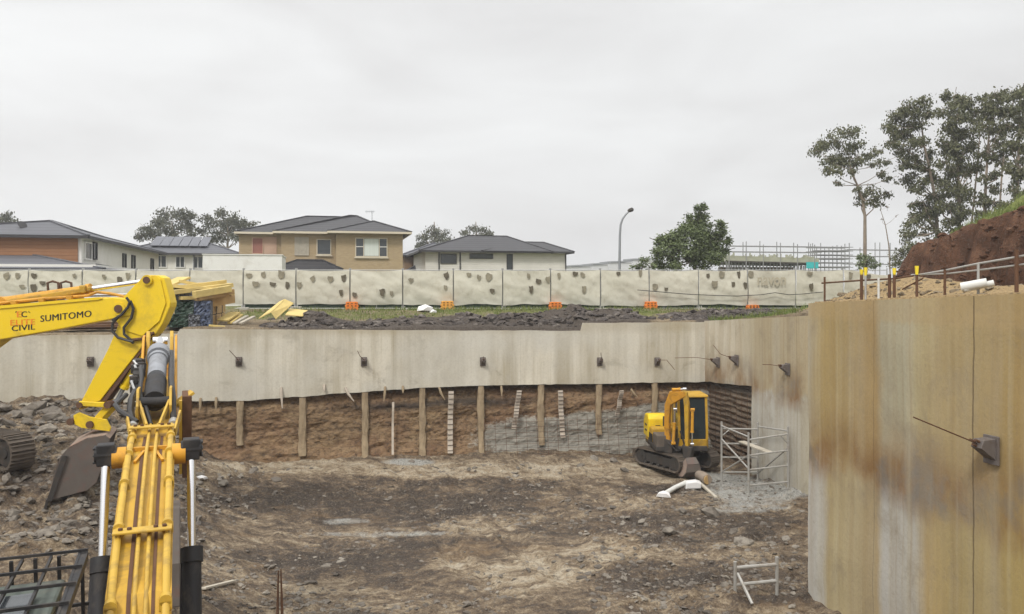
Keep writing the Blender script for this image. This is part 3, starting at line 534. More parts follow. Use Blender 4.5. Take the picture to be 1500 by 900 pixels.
# ------------------------------------------------------------------ shale faces and concrete walls
def wall_bottom(p):     # lower lip of the hung back wall
    return np.interp(p, [-48, -20, -17.6, -15.5, -13, -11, -8, -4, 0], [2.72, 2.70, 2.62, 2.72, 2.84, 2.92, 2.93, 2.88, 2.84]) + 0.03 * fbm(p * 2.2, p * 0 + 2, 51, 4)
def make_shale():
    p = lines([(-48, -28, 0.5), (-28, 0.5, 0.07)]); z = np.arange(-0.5, 3.3, 0.055); Pg, Zg = np.meshgrid(p, z, indexing='ij')
    lay = fbm(Pg * 0.7, Zg * 4.0 + 0.5 * fbm(Pg * 0.4, Zg * 0.8, 60, 3), 61, 4)
    d = 0.13 - 0.07 * lay - 0.08 * fbm(Pg * 0.8, Zg * 1.4, 62, 4) - 0.07 * fbm(Pg * 4, Zg * 5, 63, 4) + 0.25 * ss(2.2, 2.8, Zg)
    d = d - 0.3 * ss(1.3, 0.0, Zg)
    Q = np.maximum(d, 0.03 - 0.4 * ss(1.6, 0.2, Zg))
    X, Y = CX + Pg * CA - Q * SA, CY + Pg * SA + Q * CA; mk = np.zeros(X.shape + (3,)); n = fbm(Pg * 0.5, Zg * 0.9, 64, 4)
    mk[..., 0] = ss(-10.6, -7.8, Pg + n * 1.0) * ss(2.3, 1.5, Zg + 0.45 * n - 0.5 * ss(-4, -1, Pg) + 0.35 * ss(-5, -8, Pg)) * 0.9
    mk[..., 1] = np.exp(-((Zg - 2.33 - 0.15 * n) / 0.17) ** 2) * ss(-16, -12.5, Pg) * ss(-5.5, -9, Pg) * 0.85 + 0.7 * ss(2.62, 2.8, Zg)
    mk[..., 2] = ss(-19, -22, Pg) * 0.7
    tag(grid_mesh('shale_face', X, Y, Zg, 'shale', None, mk, False), kind='structure')
    q = np.arange(-4.2, 0.6, 0.06); Qg, Zg = np.meshgrid(q, z, indexing='ij')
    lay = np.abs(np.sin(Zg * 3.14159 / 0.21 + 0.8 * fbm(Qg * 0.7, Zg * 0.5, 70, 3)))
    Pd = 0.14 + 0.10 * lay + 0.12 * fbm(Qg * 0.8, Zg * 1.2, 72, 4) - 0.05 * fbm(Qg * 4, Zg * 7, 73, 3); Pd = np.maximum(Pd, 0.02)
    X, Y = CX + Pd * CA - Qg * SA, CY + Pd * SA + Qg * CA; mk = np.zeros(X.shape + (3,)); mk[..., 1] = 0.35 + 0.5 * ss(2.6, 2.8, Zg); mk[..., 2] = 0.45; mk[..., 0] = 0.25
    tag(grid_mesh('shale_face', X, Y, Zg, 'shale', None, mk, False), kind='structure')
make_shale()
def sheet(A, fr, zb, zt, nz, th, point, name, mat, parent, amp=0.02, seed=0):
    """A wall grown from a run coordinate A, lower edge zb(A) and upper edge zt(A); closed all round, th thick."""
    n = len(A); t = np.linspace(0, 1, nz); Ag = np.repeat(A[:, None], nz, 1); Zg = zb[:, None] + (zt - zb)[:, None] * t[None]
    off = fr + amp * fbm(Ag * 0.7, Zg * 0.9, seed, 4) + amp * 0.4 * fbm(Ag * 4, Zg * 1.2, seed + 1, 3)
    mb = MB(); fv = [point(Ag[i, j], off[i, j], Zg[i, j]) for i in range(n) for j in range(nz)]
    bv = [point(Ag[i, j], fr + th, Zg[i, j]) for i in range(n) for j in range(nz)]
    I = lambda i, j: i * nz + j; O = n * nz; fs = []
    for i in range(n - 1):
        for j in range(nz - 1):
            fs += [(I(i, j), I(i + 1, j), I(i + 1, j + 1), I(i, j + 1)), (O + I(i, j), O + I(i, j + 1), O + I(i + 1, j + 1), O + I(i + 1, j))]
        fs += [(I(i, 0), O + I(i, 0), O + I(i + 1, 0), I(i + 1, 0)), (I(i, nz - 1), I(i + 1, nz - 1), O + I(i + 1, nz - 1), O + I(i, nz - 1))]
    for i in (0, n - 1):
        for j in range(nz - 1): fs.append((I(i, j), I(i, j + 1), O + I(i, j + 1), O + I(i, j)))
    mb.add(fv + bv, fs); return mb.build(name, mat, parent, True, True)
A = lines([(-48, -28, 0.5), (-28, 0.0, 0.1)])
zt = wall_top(A) + 0.02 * fbm(A * 1.5, A * 0, 80, 4)
back_wall = thing('concrete_wall', 'long pale sprayed concrete retaining wall across the back of the pit', 'retaining wall', pq(-15, 0, 2.9), YAW)
sheet(A, 0.0, wall_bottom(A), zt, 22, 0.26, lambda a, o, z: pq(a, o, z), 'wall_panel', 'concrete_back', back_wall, 0.025, 81)
A = lines([(-0.25, 3.55, 0.1)]); A2 = lines([(3.55, 18.0, 0.12)])
side_wall = thing('concrete_wall', 'stained concrete side wall behind the scaffold tower, receding to the back corner', 'retaining wall', pq(0, -6, 0), YAW)
sheet(A, 0.0, 2.86 + 0.06 * np.maximum(A, 0) + 0.03 * fbm(A * 2, A * 0, 86, 3), edge_z(-A), 20, 0.26, lambda a, o, z: pq(o, -a, z), 'wall_panel', 'concrete_side', side_wall, 0.03, 85)
sheet(A2 + 0.005, 0.0, A2 * 0 - 0.4, edge_z(-A2), 40, 0.26, lambda a, o, z: pq(o, -a, z), 'wall_panel', 'concrete_side', side_wall, 0.03, 85)
A = lines([(14.27, 26.5, 0.1)])
near_wall = thing('concrete_wall', 'tall tan stained concrete wall filling the right foreground', 'retaining wall', pq(PN, -17, 0), YAW)
sheet(A, 0.0, A * 0 - 0.3, edge_z(-A) + 0.0, 46, 0.3, lambda a, o, z: pq(PN + o, -a, z), 'wall_panel', 'concrete_near', near_wall, 0.03, 90)
A = lines([(PN + 0.31, 0.0, 0.2)])
sheet(A, 0.0, A * 0 - 0.3, A * 0 + 6.2, 20, 0.3, lambda a, o, z: pq(a, QN - o - 0.0, z), 'wall_return', 'concrete_near', near_wall, 0.02, 93)
def anchor(parent, c, n, size, strand):
    """A ground anchor head on a wall: bearing plate, wedge block, strand ends."""
    n = n.normalized(); t = Vector((0, 0, 1)).cross(n).normalized(); z = Vector((0, 0, 1)); s = size
    m = MB(); pl = m.add([c + t * i * s * 0.36 + z * k * s * 0.55 + n * q for q in (0.0, 0.04 * s + 0.02) for k in (-1, 1) for i in (-1, 1)], [(0, 2, 3, 1), (4, 5, 7, 6), (0, 1, 5, 4), (2, 6, 7, 3), (0, 4, 6, 2), (1, 3, 7, 5)])
    o = m.build('anchor_plate', 'anchor', parent, True, False, 0.008)
    m = MB(); k = [c + n * 0.03 - z * s * 0.38, c + n * 0.03 + z * s * 0.45, c + n * s * 0.62 + z * s * 0.42, c + n * s * 0.75 + z * s * 0.12]
    m.prism([p - t * s * 0.26 for p in k], t * s * 0.52); m.build('anchor_block', 'anchor', o, True, False, 0.01)
    m = MB(); e = c + n * s * 0.7 + z * s * 0.27
    for a, b in ((-.12, .05), (.12, .08), (0, -.1)): m.cyl(e + t * a * s + z * b * s, e + n * s * 0.2 + z * s * (b + .08) + t * a * s, s * 0.05, 8)
    m.build('wedge_strand', 'rust', o, True)
    if strand: m = MB(); m.tube([e] + [e + Vector(q) for q in strand], max(0.011, s * 0.022), 6); m.build('tail_strand', 'rust', o, True, True)
for px, st in ((133, None), (350, [(-.2, -.3, .35)]), (533, [(-.1, -.25, .15), (-.18, -.3, .35)]), (707, [(0, -.3, .15)]), (878, [(-.05, -.3, .3)]), (962, [(.25, -.25, .02), (.55, -.3, -.35)])):
    w = pq(p_at(px, 0), -0.02); anchor(back_wall, Vector((w.x, w.y, z_at(w, 530))), -V, 0.30, st)
for px, py, st in ((1053, 531, [(-.6, -.1, .1), (-1.4, .2, .06)]), (1080, 528, [(-.4, -.1, .15), (-.6, .1, .45)]), (1155, 541, [(-.35, -.05, .06), (-.6, 0, .06)])):
    w = pq(-0.02, q_at(px, 0)); anchor(side_wall, Vector((w.x, w.y, z_at(w, py))), -U, 0.36, st)
w = pq(PN - 0.03, q_at(1456, PN)); anchor(near_wall, Vector((w.x, w.y, z_at(w, 659))), -U, 0.40, [tuple(P(1338, 612, w.y - 0.25) - Vector((w.x, w.y, z_at(w, 659))) - Vector((-.27, -.06, .1)))])

# ---- piers, drain strips, hanging straps, mesh on the cut face
for k, (px, b) in enumerate(((351, 640), (443, 655), (535, 660), (619, 664), (705, 655), (793, 640), (878, 625), (960, 620))):
    c = p_at(px, 0); zb = float(wall_bottom(np.array([c]))[0]) - 0.02; w = pq(c, 0.0); z0 = max(pit_at(w.x, w.y) - 0.2, z_at(w, b) - 0.3)
    zs = np.linspace(z0, zb, 26); m = MB(); vs = []; n = 9
    for i, z in enumerate(zs):
        r = 0.122 + 0.035 * float(fbm(np.array([z * 2.7 + k * 5]), np.array([0.3]), 95, 4)[0])
        for j in range(n):
            a = math.pi * j / (n - 1); vs.append(pq(c + r * math.cos(a) + 0.008 * math.sin(z * 3 + k) + 0.022 * float(fbm(np.array([z * 6 + j * 3.1]), np.array([k * 2.3]), 96, 2)[0]), 0.10 - 0.10 * math.sin(a) ** 0.5 * (1 + 0.12 * math.sin(7 * z + j * 2.1)) - 0.25 * max(0, 1.2 - z), z))
    m.add(vs, [(i * n + j, i * n + j + 1, (i + 1) * n + j + 1, (i + 1) * n + j) for i in range(25) for j in range(n - 1)])
    pos = ['leftmost, beside the near yellow boom', 'second from the left', 'left of the thin white pole', 'right of the thin white pole', 'right of the longest white strip', 'between two tilted white strips', 'partly buried in grey spray', 'just left of the small yellow excavator'][k]
    tag(m.build('concrete_pier', 'pier', None, False, True), 'rough tan concrete pier on the cut rock face, ' + pos, 'pier', 'concrete piers in the cut face')
for k, (a, ya, b, yb, wd, lab) in enumerate(((576, 589, 575, 664, 0.08, 'thin pale pole standing against the brown rock face'), (661, 573, 659, 662, 0.19, 'longest pale gridded drain strip on the brown rock face'), (761, 572, 754, 628, 0.18, 'pale gridded drain strip leaning left on the rock face'),
        (821, 572, 825, 640, 0.19, 'pale gridded drain strip ending in the grey sprayed patch'), (911, 572, 906, 608, 0.17, 'short pale drain strip left of the small excavator'))):
    ca, cb = p_at(a, -0.12), p_at(b, -0.2); wa, wb = pq(ca, -0.02), pq(cb, -0.02); za, zb = z_at(wa, ya), z_at(wb, yb); m = MB(); n = 12; vs = []
    for i in range(n + 1):
        t = i / n; z = za + (zb - za) * t; q = -0.10 - 0.03 * math.sin(i) - 0.30 * max(0, 1.3 - z)
        for s, dq in ((-1, 0), (1, 0), (1, 0.03), (-1, 0.03)): vs.append(pq(ca + (cb - ca) * t + s * wd / 2, q + dq, z))
    m.add(vs, [(i * 4 + j, i * 4 + (j + 1) % 4, i * 4 + 4 + (j + 1) % 4, i * 4 + 4 + j) for i in range(n) for j in range(4)] + [(0, 1, 2, 3), (4 * n + 3, 4 * n + 2, 4 * n + 1, 4 * n)])
    if k:
        g = m; m.mi = 1
        for i in range(n): 
            z = za + (zb - za) * (i + .5) / n; t = (i + .5) / n; q = -0.115 - 0.03 * math.sin(i + .5) - 0.30 * max(0, 1.3 - z); g.bar(pq(ca + (cb - ca) * t - wd / 2, q, z), pq(ca + (cb - ca) * t + wd / 2, q, z), 0.02, 0.02)
    tag(m.build('drain_strip' if k else 'marker_pole', ['strip', 'anchor']), lab, 'drain strip' if k else 'pole')
for k, (px, ya, yb, lean, lab) in enumerate(((294, 586, 602, 0, 'left of a pair of concrete drips under the wall lip'), (317, 585, 600, 0, 'right of a pair of concrete drips under the wall lip'), (413, 570, 598, .02, 'long grey strap below the wall bend'), (475, 566, 574, 0, 'short pale strap over the dark seam'),
        (512, 570, 588, .15, 'bent pale strap over the dark rock seam'), (563, 569, 588, -.03, 'grey strap left of the thin pole'), (590, 568, 576, 0, 'stub of strap right of the thin pole'), (647, 570, 586, .1, 'crooked strap left of the longest white strip'), (734, 568, 580, 0, 'thin strap left of the leaning strip'), (928, 572, 582, .12, 'dark crooked strap left of the small excavator'))):
    c = p_at(px, 0); w = pq(c, -0.06); za, zb = z_at(w, ya), z_at(w, yb)
    m = MB(); m.tube([pq(c - lean, -0.03, za + 0.06), pq(c - lean * 0.4, -0.10, za - (za - zb) * 0.35), pq(c + lean, -0.12, zb)], [0.04, 0.05, 0.018], 6)
    tag(m.build('hanging_strap', 'strip' if k in (2, 3, 4) else 'pier', None, False, True), lab, 'strap', 'straps hanging from the wall lip')
def rebar(name, pts, lab):
    m = MB()
    for a, b in pts: m.cyl(a, b, 0.007, 5)
    tag(m.build(name, 'rust'), lab, 'steel mesh')
def shq(z): return -0.16 - 0.30 * max(0, 1.2 - z)
rebar('reinforcing_mesh', [(pq(-9.0, shq(z), z), pq(-0.35, shq(z), z)) for z in np.arange(0.15, 1.75, 0.2)] + [(pq(p, shq(.1) - .01, .1), pq(p, shq(1.75) - .01, 1.75)) for p in np.arange(-9, -0.3, 0.4)], 'rusty steel mesh pinned over the grey sprayed rock at the back')
rebar('reinforcing_mesh', [(pq(-0.10, q0, z), pq(-0.10, -0.1, z)) for z in np.arange(0.15, 2.75, 0.2) for q0 in (-3.5,)] + [(pq(-0.12, q, .1), pq(-0.12, q, 2.8)) for q in np.arange(-3.5, -0.2, 0.4)], 'rusty steel mesh on the dark side face beside the small excavator')

# ------------------------------------------------------------------ rubble
def rock_verts(rng, flat=0.55):
    import bmesh
    b = bmesh.new(); bmesh.ops.create_icosphere(b, subdivisions=1, radius=1.0)
    for v in b.verts: v.co *= 0.72 + 0.5 * rng.random(); v.co.z *= flat
    for _ in range(2):      # a couple of flat cleavage faces
        n = Vector((rng.normal(), rng.normal(), rng.normal())).normalized(); d = 0.45 + 0.2 * rng.random()
        for v in b.verts:
            e = v.co.dot(n) - d
            if e > 0: v.co -= n * e
    vs = [v.co.copy() for v in b.verts]; b.verts.index_update(); fs = [tuple(v.index for v in f.verts) for f in b.faces]; b.free(); return vs, fs
rng = np.random.default_rng(12)
protos = [rock_verts(rng) for _ in range(12)]
def stones(name, n, place, size, mat, lab, r):
    m = MB()
    for _ in range(n):
        c = place(r)
        if c is None: continue
        vs, fs = protos[r.integers(12)]; rot = Matrix.Rotation(r.random() * 6.28, 3, 'Z') @ Matrix.Rotation(r.normal() * 0.4, 3, 'X'); s = size(r); sx = Matrix.Diagonal((1 + r.random() * .6, 1, 0.7 + r.random() * .4))
        m.add([c + rot @ (sx @ v) * s for v in vs], fs)
    tag(m.build(name, mat), lab, None, None, 'stuff')
def pit_place(r):
    D = 15.5 + 16.5 * r.random() ** 1.3; px = r.uniform(-20, 1178); X = (px - 750) / F * D; p, q = to_pq(X, D)
    if p > -0.2 or q > -0.2 or (p > PN - .2 and q < QN + .3): return None
    n = fbm(np.array([p * 0.5]), np.array([q * 0.7]), 101, 4)[0] + (.25 if px > 850 and D < 27 else 0)
    if r.random() > 0.35 + 1.3 * n: return None
    return Vector((X, D, pit_at(X, D)))
stones('rubble', 12500, pit_place, lambda r: 0.016 + 0.085 * r.random() ** 3.2, 'rock', 'small broken stones strewn over the pit floor', rng)
def heap_place(r):
    p = r.uniform(-29, -17.5); q = r.uniform(-12, -0.1)
    w = pq(p, q); h = pit_raw(np.array([p]), np.array([q]))[1][0]
    if h < 0.35 + 0.6 * r.random(): return None
    return Vector((w.x, w.y, pit_at(w.x, w.y) + 0.0))
stones('rubble', 4200, heap_place, lambda r: 0.03 + 0.13 * r.random() ** 2.5, 'rock', 'loose stones of the rubble heap at the left', rng)
def dark_place(r):
    p = r.uniform(-17, 5.5) if r.random() > .15 else r.uniform(-1, 4); q = 0.4 + abs(r.normal()) * 1.3
    if q > 4 or (-2.0 < p < -0.9 and r.random() < .8): return None
    w = pq(p, q); return Vector((w.x, w.y, up_at(w.x, w.y)))
stones('rubble', 2600, dark_place, lambda r: 0.025 + 0.20 * r.random() ** 3.5, 'darkrock', 'dark broken asphalt and spoil along the wall top', rng)
def red_place(r):
    q = r.uniform(-12, -1.0); p = 5.5 + r.random() * 1.9; w = pq(p, q); return Vector((w.x, w.y, float(bank_z(np.array([[p]]), np.array([[q]]))[0][0, 0])))
stones('rubble', 900, red_place, lambda r: 0.03 + 0.16 * r.random() ** 2.5, 'red', 'red clods at the foot of the cut bank', rng)
def mound_place(r):
    p = 0.3 + abs(r.normal()) * 2.4; q = r.uniform(-13, -3.5); w = pq(p, q); return Vector((w.x, w.y, up_at(w.x, w.y)))
stones('rubble', 700, mound_place, lambda r: 0.02 + 0.12 * r.random() ** 3, 'upper', 'yellow clods on the dirt mound above the side wall', rng)
BIG = [(50, 604, 20), (35, 603, 13), (20, 612, 12), (78, 606, 16), (76, 616, 18), (58, 622, 14), (72, 632, 20), (40, 620, 10), (14, 625, 14), (30, 645, 16), (8, 637, 10), (92, 618, 12), (46, 634, 9), (60, 655, 11), (24, 634, 8), (88, 640, 10), (70, 645, 8), (10, 706, 10), (36, 700, 9), (60, 690, 9), (22, 724, 11), (44, 735, 9), (66, 720, 8), (96, 604, 10), (110, 612, 9), (6, 604, 12), (18, 755, 12), (50, 770, 10), (80, 760, 8),
       (326, 708, 9), (352, 700, 8), (372, 690, 9), (405, 704, 8), (336, 735, 8), (1076, 782, 10), (1088, 796, 14), (982, 781, 13), (1010, 770, 9), (1040, 752, 18), (1000, 750, 9), (940, 765, 8), (900, 745, 7), (1150, 790, 9), (1120, 770, 8), (870, 672, 8), (898, 676, 10), (915, 690, 8), (850, 682, 7)]
HEAPN = ['biggest pale slab high in the rubble heap', 'grey block right of the biggest slab in the heap']
base_rocks = []
for i in range(8):
    vs, fs = protos[i]; m = MB(); m.add(vs, fs); base_rocks.append((m, None))
meshes = []
for i, (px, py, r) in enumerate(BIG):
    D = 26.0 if px < 130 else 24.0
    for _ in range(12):
        z = pit_at((px - 750) / F * D, D); D = 0.5 * D + 0.5 * min(31, max(12, (EYE - z) * F / (py - HZ)))
    w = P(px, py, D); s = r / F * D * 1.05; k = i % 8
    if len(meshes) <= k: o = base_rocks[k][0].build('rock', 'rock', None, False, False, 0.05); meshes.append(o)
    else: o = meshes[k].copy(); COL.objects.link(o)
    o.location = (w.x, w.y, pit_at(w.x, w.y) + s * 0.12); o.scale = (s * (1.0 + .25 * rng.random()), s * .9, s * (0.75 + .35 * rng.random())); o.rotation_euler = (rng.normal() * .25, rng.normal() * .25, rng.random() * 6.28)
    if px < 130: tag(o, 'broken grey shale block in the rubble heap left of the excavator bucket', 'rock', 'shale blocks in the rubble heap')
    elif px < 420: tag(o, 'brown stone lying on the dirt right of the near excavator boom', 'rock', 'stones right of the near boom')
    else: tag(o, 'grey lump of rock lying loose on the open pit floor', 'rock', 'loose rocks on the pit floor')

# ------------------------------------------------------------------ hoarding fence
def fence_pt(px):
    r = (px - 750) / F; D = (36.2 + 0.108 * 20.6) / (1 - 0.108 * r); return Vector((r * D, D, 0))
POSTS = [-116, -36, 43, 122, 200, 279, 357, 434, 513, 590, 664, 736, 806, 879, 950, 1022, 1094, 1164, 1234, 1300]
VENTS = {43: [], -36: [(12, 406), (29, 405), (37, 420)], 122: [(112, 404), (65, 415), (52, 426)], 1234: [(1242, 404)]}
VALL = [(12, 406), (29, 405), (37, 420), (52, 405), (65, 415), (52, 422), (112, 404), (154, 405), (178, 411), (189, 405), (366, 405), (386, 404), (412, 403), (375, 416), (400, 416), (422, 418), (439, 418), (459, 408), (484, 409), (504, 408), (500, 431), (519, 432), (560, 428), (574, 430), (602, 410), (654, 405), (652, 421), (687, 404), (701, 407), (715, 407), (721, 426), (774, 405), (787, 412), (802, 411), (777, 424), (818, 405), (842, 401), (852, 404), (855, 424), (905, 401), (937, 401), (958, 422), (975, 423), (1035, 404), (1055, 404), (1080, 403), (1099, 403), (1045, 416), (1071, 418), (1089, 418), (1184, 402), (1186, 420), (1243, 404), (1270, 405)]
PLAB = ['beyond the left frame edge', 'with three dark vents, farthest left', 'behind the yellow arm cylinder', 'with vents above the chrome rod', 'behind the yellow bucket arm', 'behind the timber stack', 'with six vents right of the timber stack', 'with vents in front of the brick porch', 'with a middle pole and two low vents', 'in front of the tan house corner', 'with four vents before the white house',
        'with large torn vent before the white house', 'just right of the white house', 'below the street lamp', 'with two vents left under the bush', 'with seven vents under the bush', 'with faded letters and a loose cable', 'with two stacked vents at the right end', 'sagging beside the yellow dirt mound']
rngf = np.random.default_rng(21)
for i in range(len(POSTS) - 1):
    a, b = fence_pt(POSTS[i]), fence_pt(POSTS[i + 1])
    a.z, b.z = up_at(a.x, a.y) , up_at(b.x, b.y); top = [z_at(a, 396), z_at(b, 396)]; bot = [z_at(a, 447), z_at(b, 447)]
    t = thing('site_hoarding', 'temporary fence panel hung with cream banner cloth, ' + PLAB[i], 'fence panel', a, math.atan2(b.y - a.y, b.x - a.x), 'temporary fence panels along the street')
    d = (b - a); d.z = 0; n = Vector((d.y, -d.x, 0)).normalized(); m = MB()
    A0, B0 = a + d * 0.012, b - d * 0.012
    for q in (A0, B0): m.cyl((q.x, q.y, up_at(q.x, q.y) - 0.05), (q.x, q.y, top[0 if q is A0 else 1] + 0.09), 0.030, 8)
    at = lambda s, z0, z1: Vector((A0.x + (B0.x - A0.x) * s, A0.y + (B0.y - A0.y) * s, z0 + (z1 - z0) * s))
    m.cyl(at(0, top[0], 0), at(1, 0, top[1]) if False else Vector((B0.x, B0.y, top[1])), 0.02, 8)
    m.cyl(Vector((A0.x, A0.y, bot[0] - 0.16)), Vector((B0.x, B0.y, bot[1] - 0.16)), 0.02, 8)
    if i == 8: m.cyl(at(0.0, 0, 0) * 0 + Vector((*((A0 + B0) / 2).xy, bot[0] - .2)), Vector((*((A0 + B0) / 2).xy, top[0])), 0.02, 8)
    m.build('frame', 'galv', t, True, True)
    # cloth: sagging, wrinkled sheet on the pit side
    nx, nz = 40, 26; s, h = np.meshgrid(np.linspace(0, 1, nx), np.linspace(0, 1, nz), indexing='ij'); sag = 0.25 * ss(0.2, 1, s) if i == 18 else 0
    drop = 0.05 * np.sin(s * math.pi) * h + sag * h + (1 - h) * 0.09 * fbm(s * 2 + i * 9, h * 0, 33, 3)
    zt_ = top[0] + (top[1] - top[0]) * s; zb_ = bot[0] + (bot[1] - bot[0]) * s; Zc = zb_ + (zt_ - zb_) * h - drop
    diag = fbm(s * 3 + h * 2.5 + i * 7, h * 2 - s * 1.2, 34, 3); wr = 0.08 * diag + 0.03 * np.sin((s * 9 + h * 4 * (1 if i % 2 else -1)) + 3 * fbm(s * 2 + i, h * 2, 35, 2)) * fbm(s * 4 + i * 5, h * 1.5, 36, 2) + 0.06 * np.sin(h * math.pi)
    Xc = A0.x + (B0.x - A0.x) * s + n.x * (0.09 + wr * 0.8); Yc = A0.y + (B0.y - A0.y) * s + n.y * (0.09 + wr * 0.8)
    iv = W[t].inverted(); loc = np.stack([Xc, Yc, Zc, np.ones_like(Xc)], -1) @ np.array(iv).T
    cl = grid_mesh('banner', loc[..., 0], loc[..., 1], loc[..., 2], 'banner', None, None, True, t)
    def cloth(px, py):
        fr = (px - POSTS[i]) / (POSTS[i + 1] - POSTS[i]); k = min(nx - 1, max(0, int(fr * nx))); z = z_at(at(fr, 0, 0), py); kk = int(np.argmin(np.abs(Zc[k] - z)))
        return Vector((Xc[k, kk], Yc[k, kk], Zc[k, kk]))
    for vx, vy in VALL:
        if not POSTS[i] <= vx - 3 < POSTS[i + 1] - 3: continue
        c = cloth(vx, vy); e = d.normalized(); w_, h_ = rngf.uniform(0.08, 0.16), rngf.uniform(0.09, 0.19); tl = rngf.normal() * 0.25
        pts = [(-1, 1), (-.3, 1.08), (.4, .95), (1, 1), (1.02, .1), (.8, -.6), (.3, -1), (-.3, -1), (-.85, -.55), (-1, .2)]
        pts = [(x * rngf.uniform(.75, 1.1), y * rngf.uniform(.75, 1.1)) for x, y in pts]; pv = [c + n * 0.055 + e * (x * w_ * math.cos(tl) + y * h_ * math.sin(tl) * .5) + Vector((0, 0, y * h_ - x * w_ * math.sin(tl))) for x, y in pts]
        v = MB(); v.prism(pv, n * 0.006); v.build('wind_vent', 'ventpale' if rngf.random() < .5 else 'ventdark', t, True)
    if i >= 6:
        m = MB(); m.prism([Vector((*(A0 + d * f_ - n * .03).xy, z_at(A0 + d * f_, 447) + dz_)) for f_, dz_ in ((0.01, -.13), (.98, -.13), (.98, .1), (.5, .14), (0.01, .08))], n * .01); m.build('dark_mesh_strip', 'greenwrap', t, True)
    if i == 16:
        vs, fs = text_mesh('navon', 1.45, 0.40, 0.02); e = d.normalized(); c0 = Vector((*(A0 + (d * 0.17)).xy, top[0] - 0.75)) + n * 0.24
        v = MB(); v.add([c0 + e * x + Vector((0, 0, y)) for x, y in vs], fs); v.build('lettering', 'ghostletter', t, True)
def block(px, py, mat, lab, name, cat, grp, ht=0.32, wd=0.56):
    w = fence_pt(px); w = w - V * 0.28; zg = up_at(w.x, w.y); t = thing(name, lab, cat, (w.x, w.y, zg - 0.02), YAW, grp)
    m = MB()
    if name == 'barrier_block':
        prof = [(-.5, 0), (.5, 0), (.5, .3), (.42, .36), (.5, .45), (.5, .62), (.42, .68), (.46, .95), (.3, 1), (-.3, 1), (-.46, .95), (-.42, .68), (-.5, .62), (-.5, .45), (-.42, .36), (-.5, .3)]
        m.prism([(x * wd, -0.13, z * ht) for x, z in prof], (0, 0.26, 0)); m.build('block', mat, t, False, False, 0.015)
        s = MB(); [s.box((x * wd, -0.14, ht * z), (0.07, 0.03, 0.035)) for x in (-.28, 0, .28) for z in (.2, .55, .82)]; s.build('grip_recess', 'rust', t)
    else:
        m.box((0, 0, 0.06), (0.5, 0.25, 0.12)); m.build('base', mat, t, False, False, 0.02); s = MB(); s.cyl((-.06, 0, .1), (-.06, 0, .22), 0.03, 8); s.cyl((.06, 0, .1), (.06, 0, .22), 0.03, 8); s.build('socket', 'galv', t)
for px, mat, lab in ((300, 'orange', 'red orange fence block beside the yellow timber stack'), (515, 'orange', 'orange fence block below the tan brick house'), (654, 'amberplastic', 'amber yellow fence block right of the white bag'), (811, 'orange', 'bright orange fence block right of the white house'), (950, 'orange', 'orange fence block left under the green bush'), (1098, 'orange', 'low orange fence block behind the dark rubble')):
    block(px, 450, mat, lab, 'barrier_block', 'fence block', 'orange blocks at the fence foot', 0.42 if px != 1098 else 0.26, 0.62)
for px in (357, 434, 590, 736, 879, 1022): block(px, 450, 'greyblock', {357: 'grey fence foot right of the timber stack', 434: 'grey fence foot near the yellow sheets', 590: 'grey fence foot under the tan house corner', 736: 'grey fence foot between two orange blocks', 879: 'grey fence foot left of the lamp post', 1022: 'grey fence foot under the bush'}[px], 'ballast_block', 'fence foot', 'concrete fence feet')
m = MB(); pts = []
for px, py in ((930, 425), (1000, 431), (1040, 433), (1075, 434), (1110, 432), (1130, 429), (1150, 432), (1170, 431), (1200, 428)): w = fence_pt(px); w = w - V * 0.32; pts.append(Vector((w.x, w.y, z_at(w, py))))
m.tube(pts, 0.02, 6); tag(m.build('power_cable', 'hose', None, False, True), 'thin black cable slung along the right part of the fence', 'cable')
m = MB(); c = fence_pt(615) - V * 2.2; vs, fs = rock_verts(np.random.default_rng(3)); import mathutils
zc = up_at(c.x, c.y); m.add([c + Vector((v.x * .42, v.y * .25, v.z * .38 + zc + .16)) for v in vs], fs); m.add([c + Vector((v.x * .22 + .33, v.y * .2, v.z * .25 + zc + .02)) for v in vs], fs)
tag(m.build('plastic_bag', 'plastic', None, False, True), 'crumpled white plastic bag on the dark rubble', 'bag')

# ------------------------------------------------------------------ houses
def hip(m, x0, x1, y0, y1, z, rise, over=0.5, ridge=None, fascia=0.2):
    x0, x1, y0, y1 = x0 - over, x1 + over, y0 - over, y1 + over; w, dd = x1 - x0, y1 - y0
    if ridge: (ax, ay), (bx, by) = ridge
    elif w > dd: ax, ay, bx, by = x0 + dd / 2, (y0 + y1) / 2, x1 - dd / 2, (y0 + y1) / 2
    else: ax, ay, bx, by = (x0 + x1) / 2, y0 + w / 2, (x0 + x1) / 2, y1 - w / 2
    C4 = [(x0, y0), (x1, y0), (x1, y1), (x0, y1)]
    v = [(x, y, z) for x, y in C4] + [(ax, ay, z + rise), (bx, by, z + rise)]
    if abs(bx - ax) >= abs(by - ay): fs = [(0, 1, 5, 4), (1, 2, 5), (2, 3, 4, 5), (3, 0, 4)]
    else: fs = [(0, 1, 4), (1, 2, 5, 4), (2, 3, 5), (3, 0, 4, 5)]
    m.add(v, fs); lo = [(x, y, z - 0.02) for x, y in C4]; m.add(lo, [(3, 2, 1, 0)])
    # ridge and hip capping
    H = [v[4], v[5]]; ca = [(v[4], v[5])]
    ca += [(v[0], v[4]), (v[1], v[5] if abs(bx - ax) >= abs(by - ay) else v[4]), (v[2], v[5]), (v[3], v[4] if abs(bx - ax) >= abs(by - ay) else v[5])]
    return ca, C4
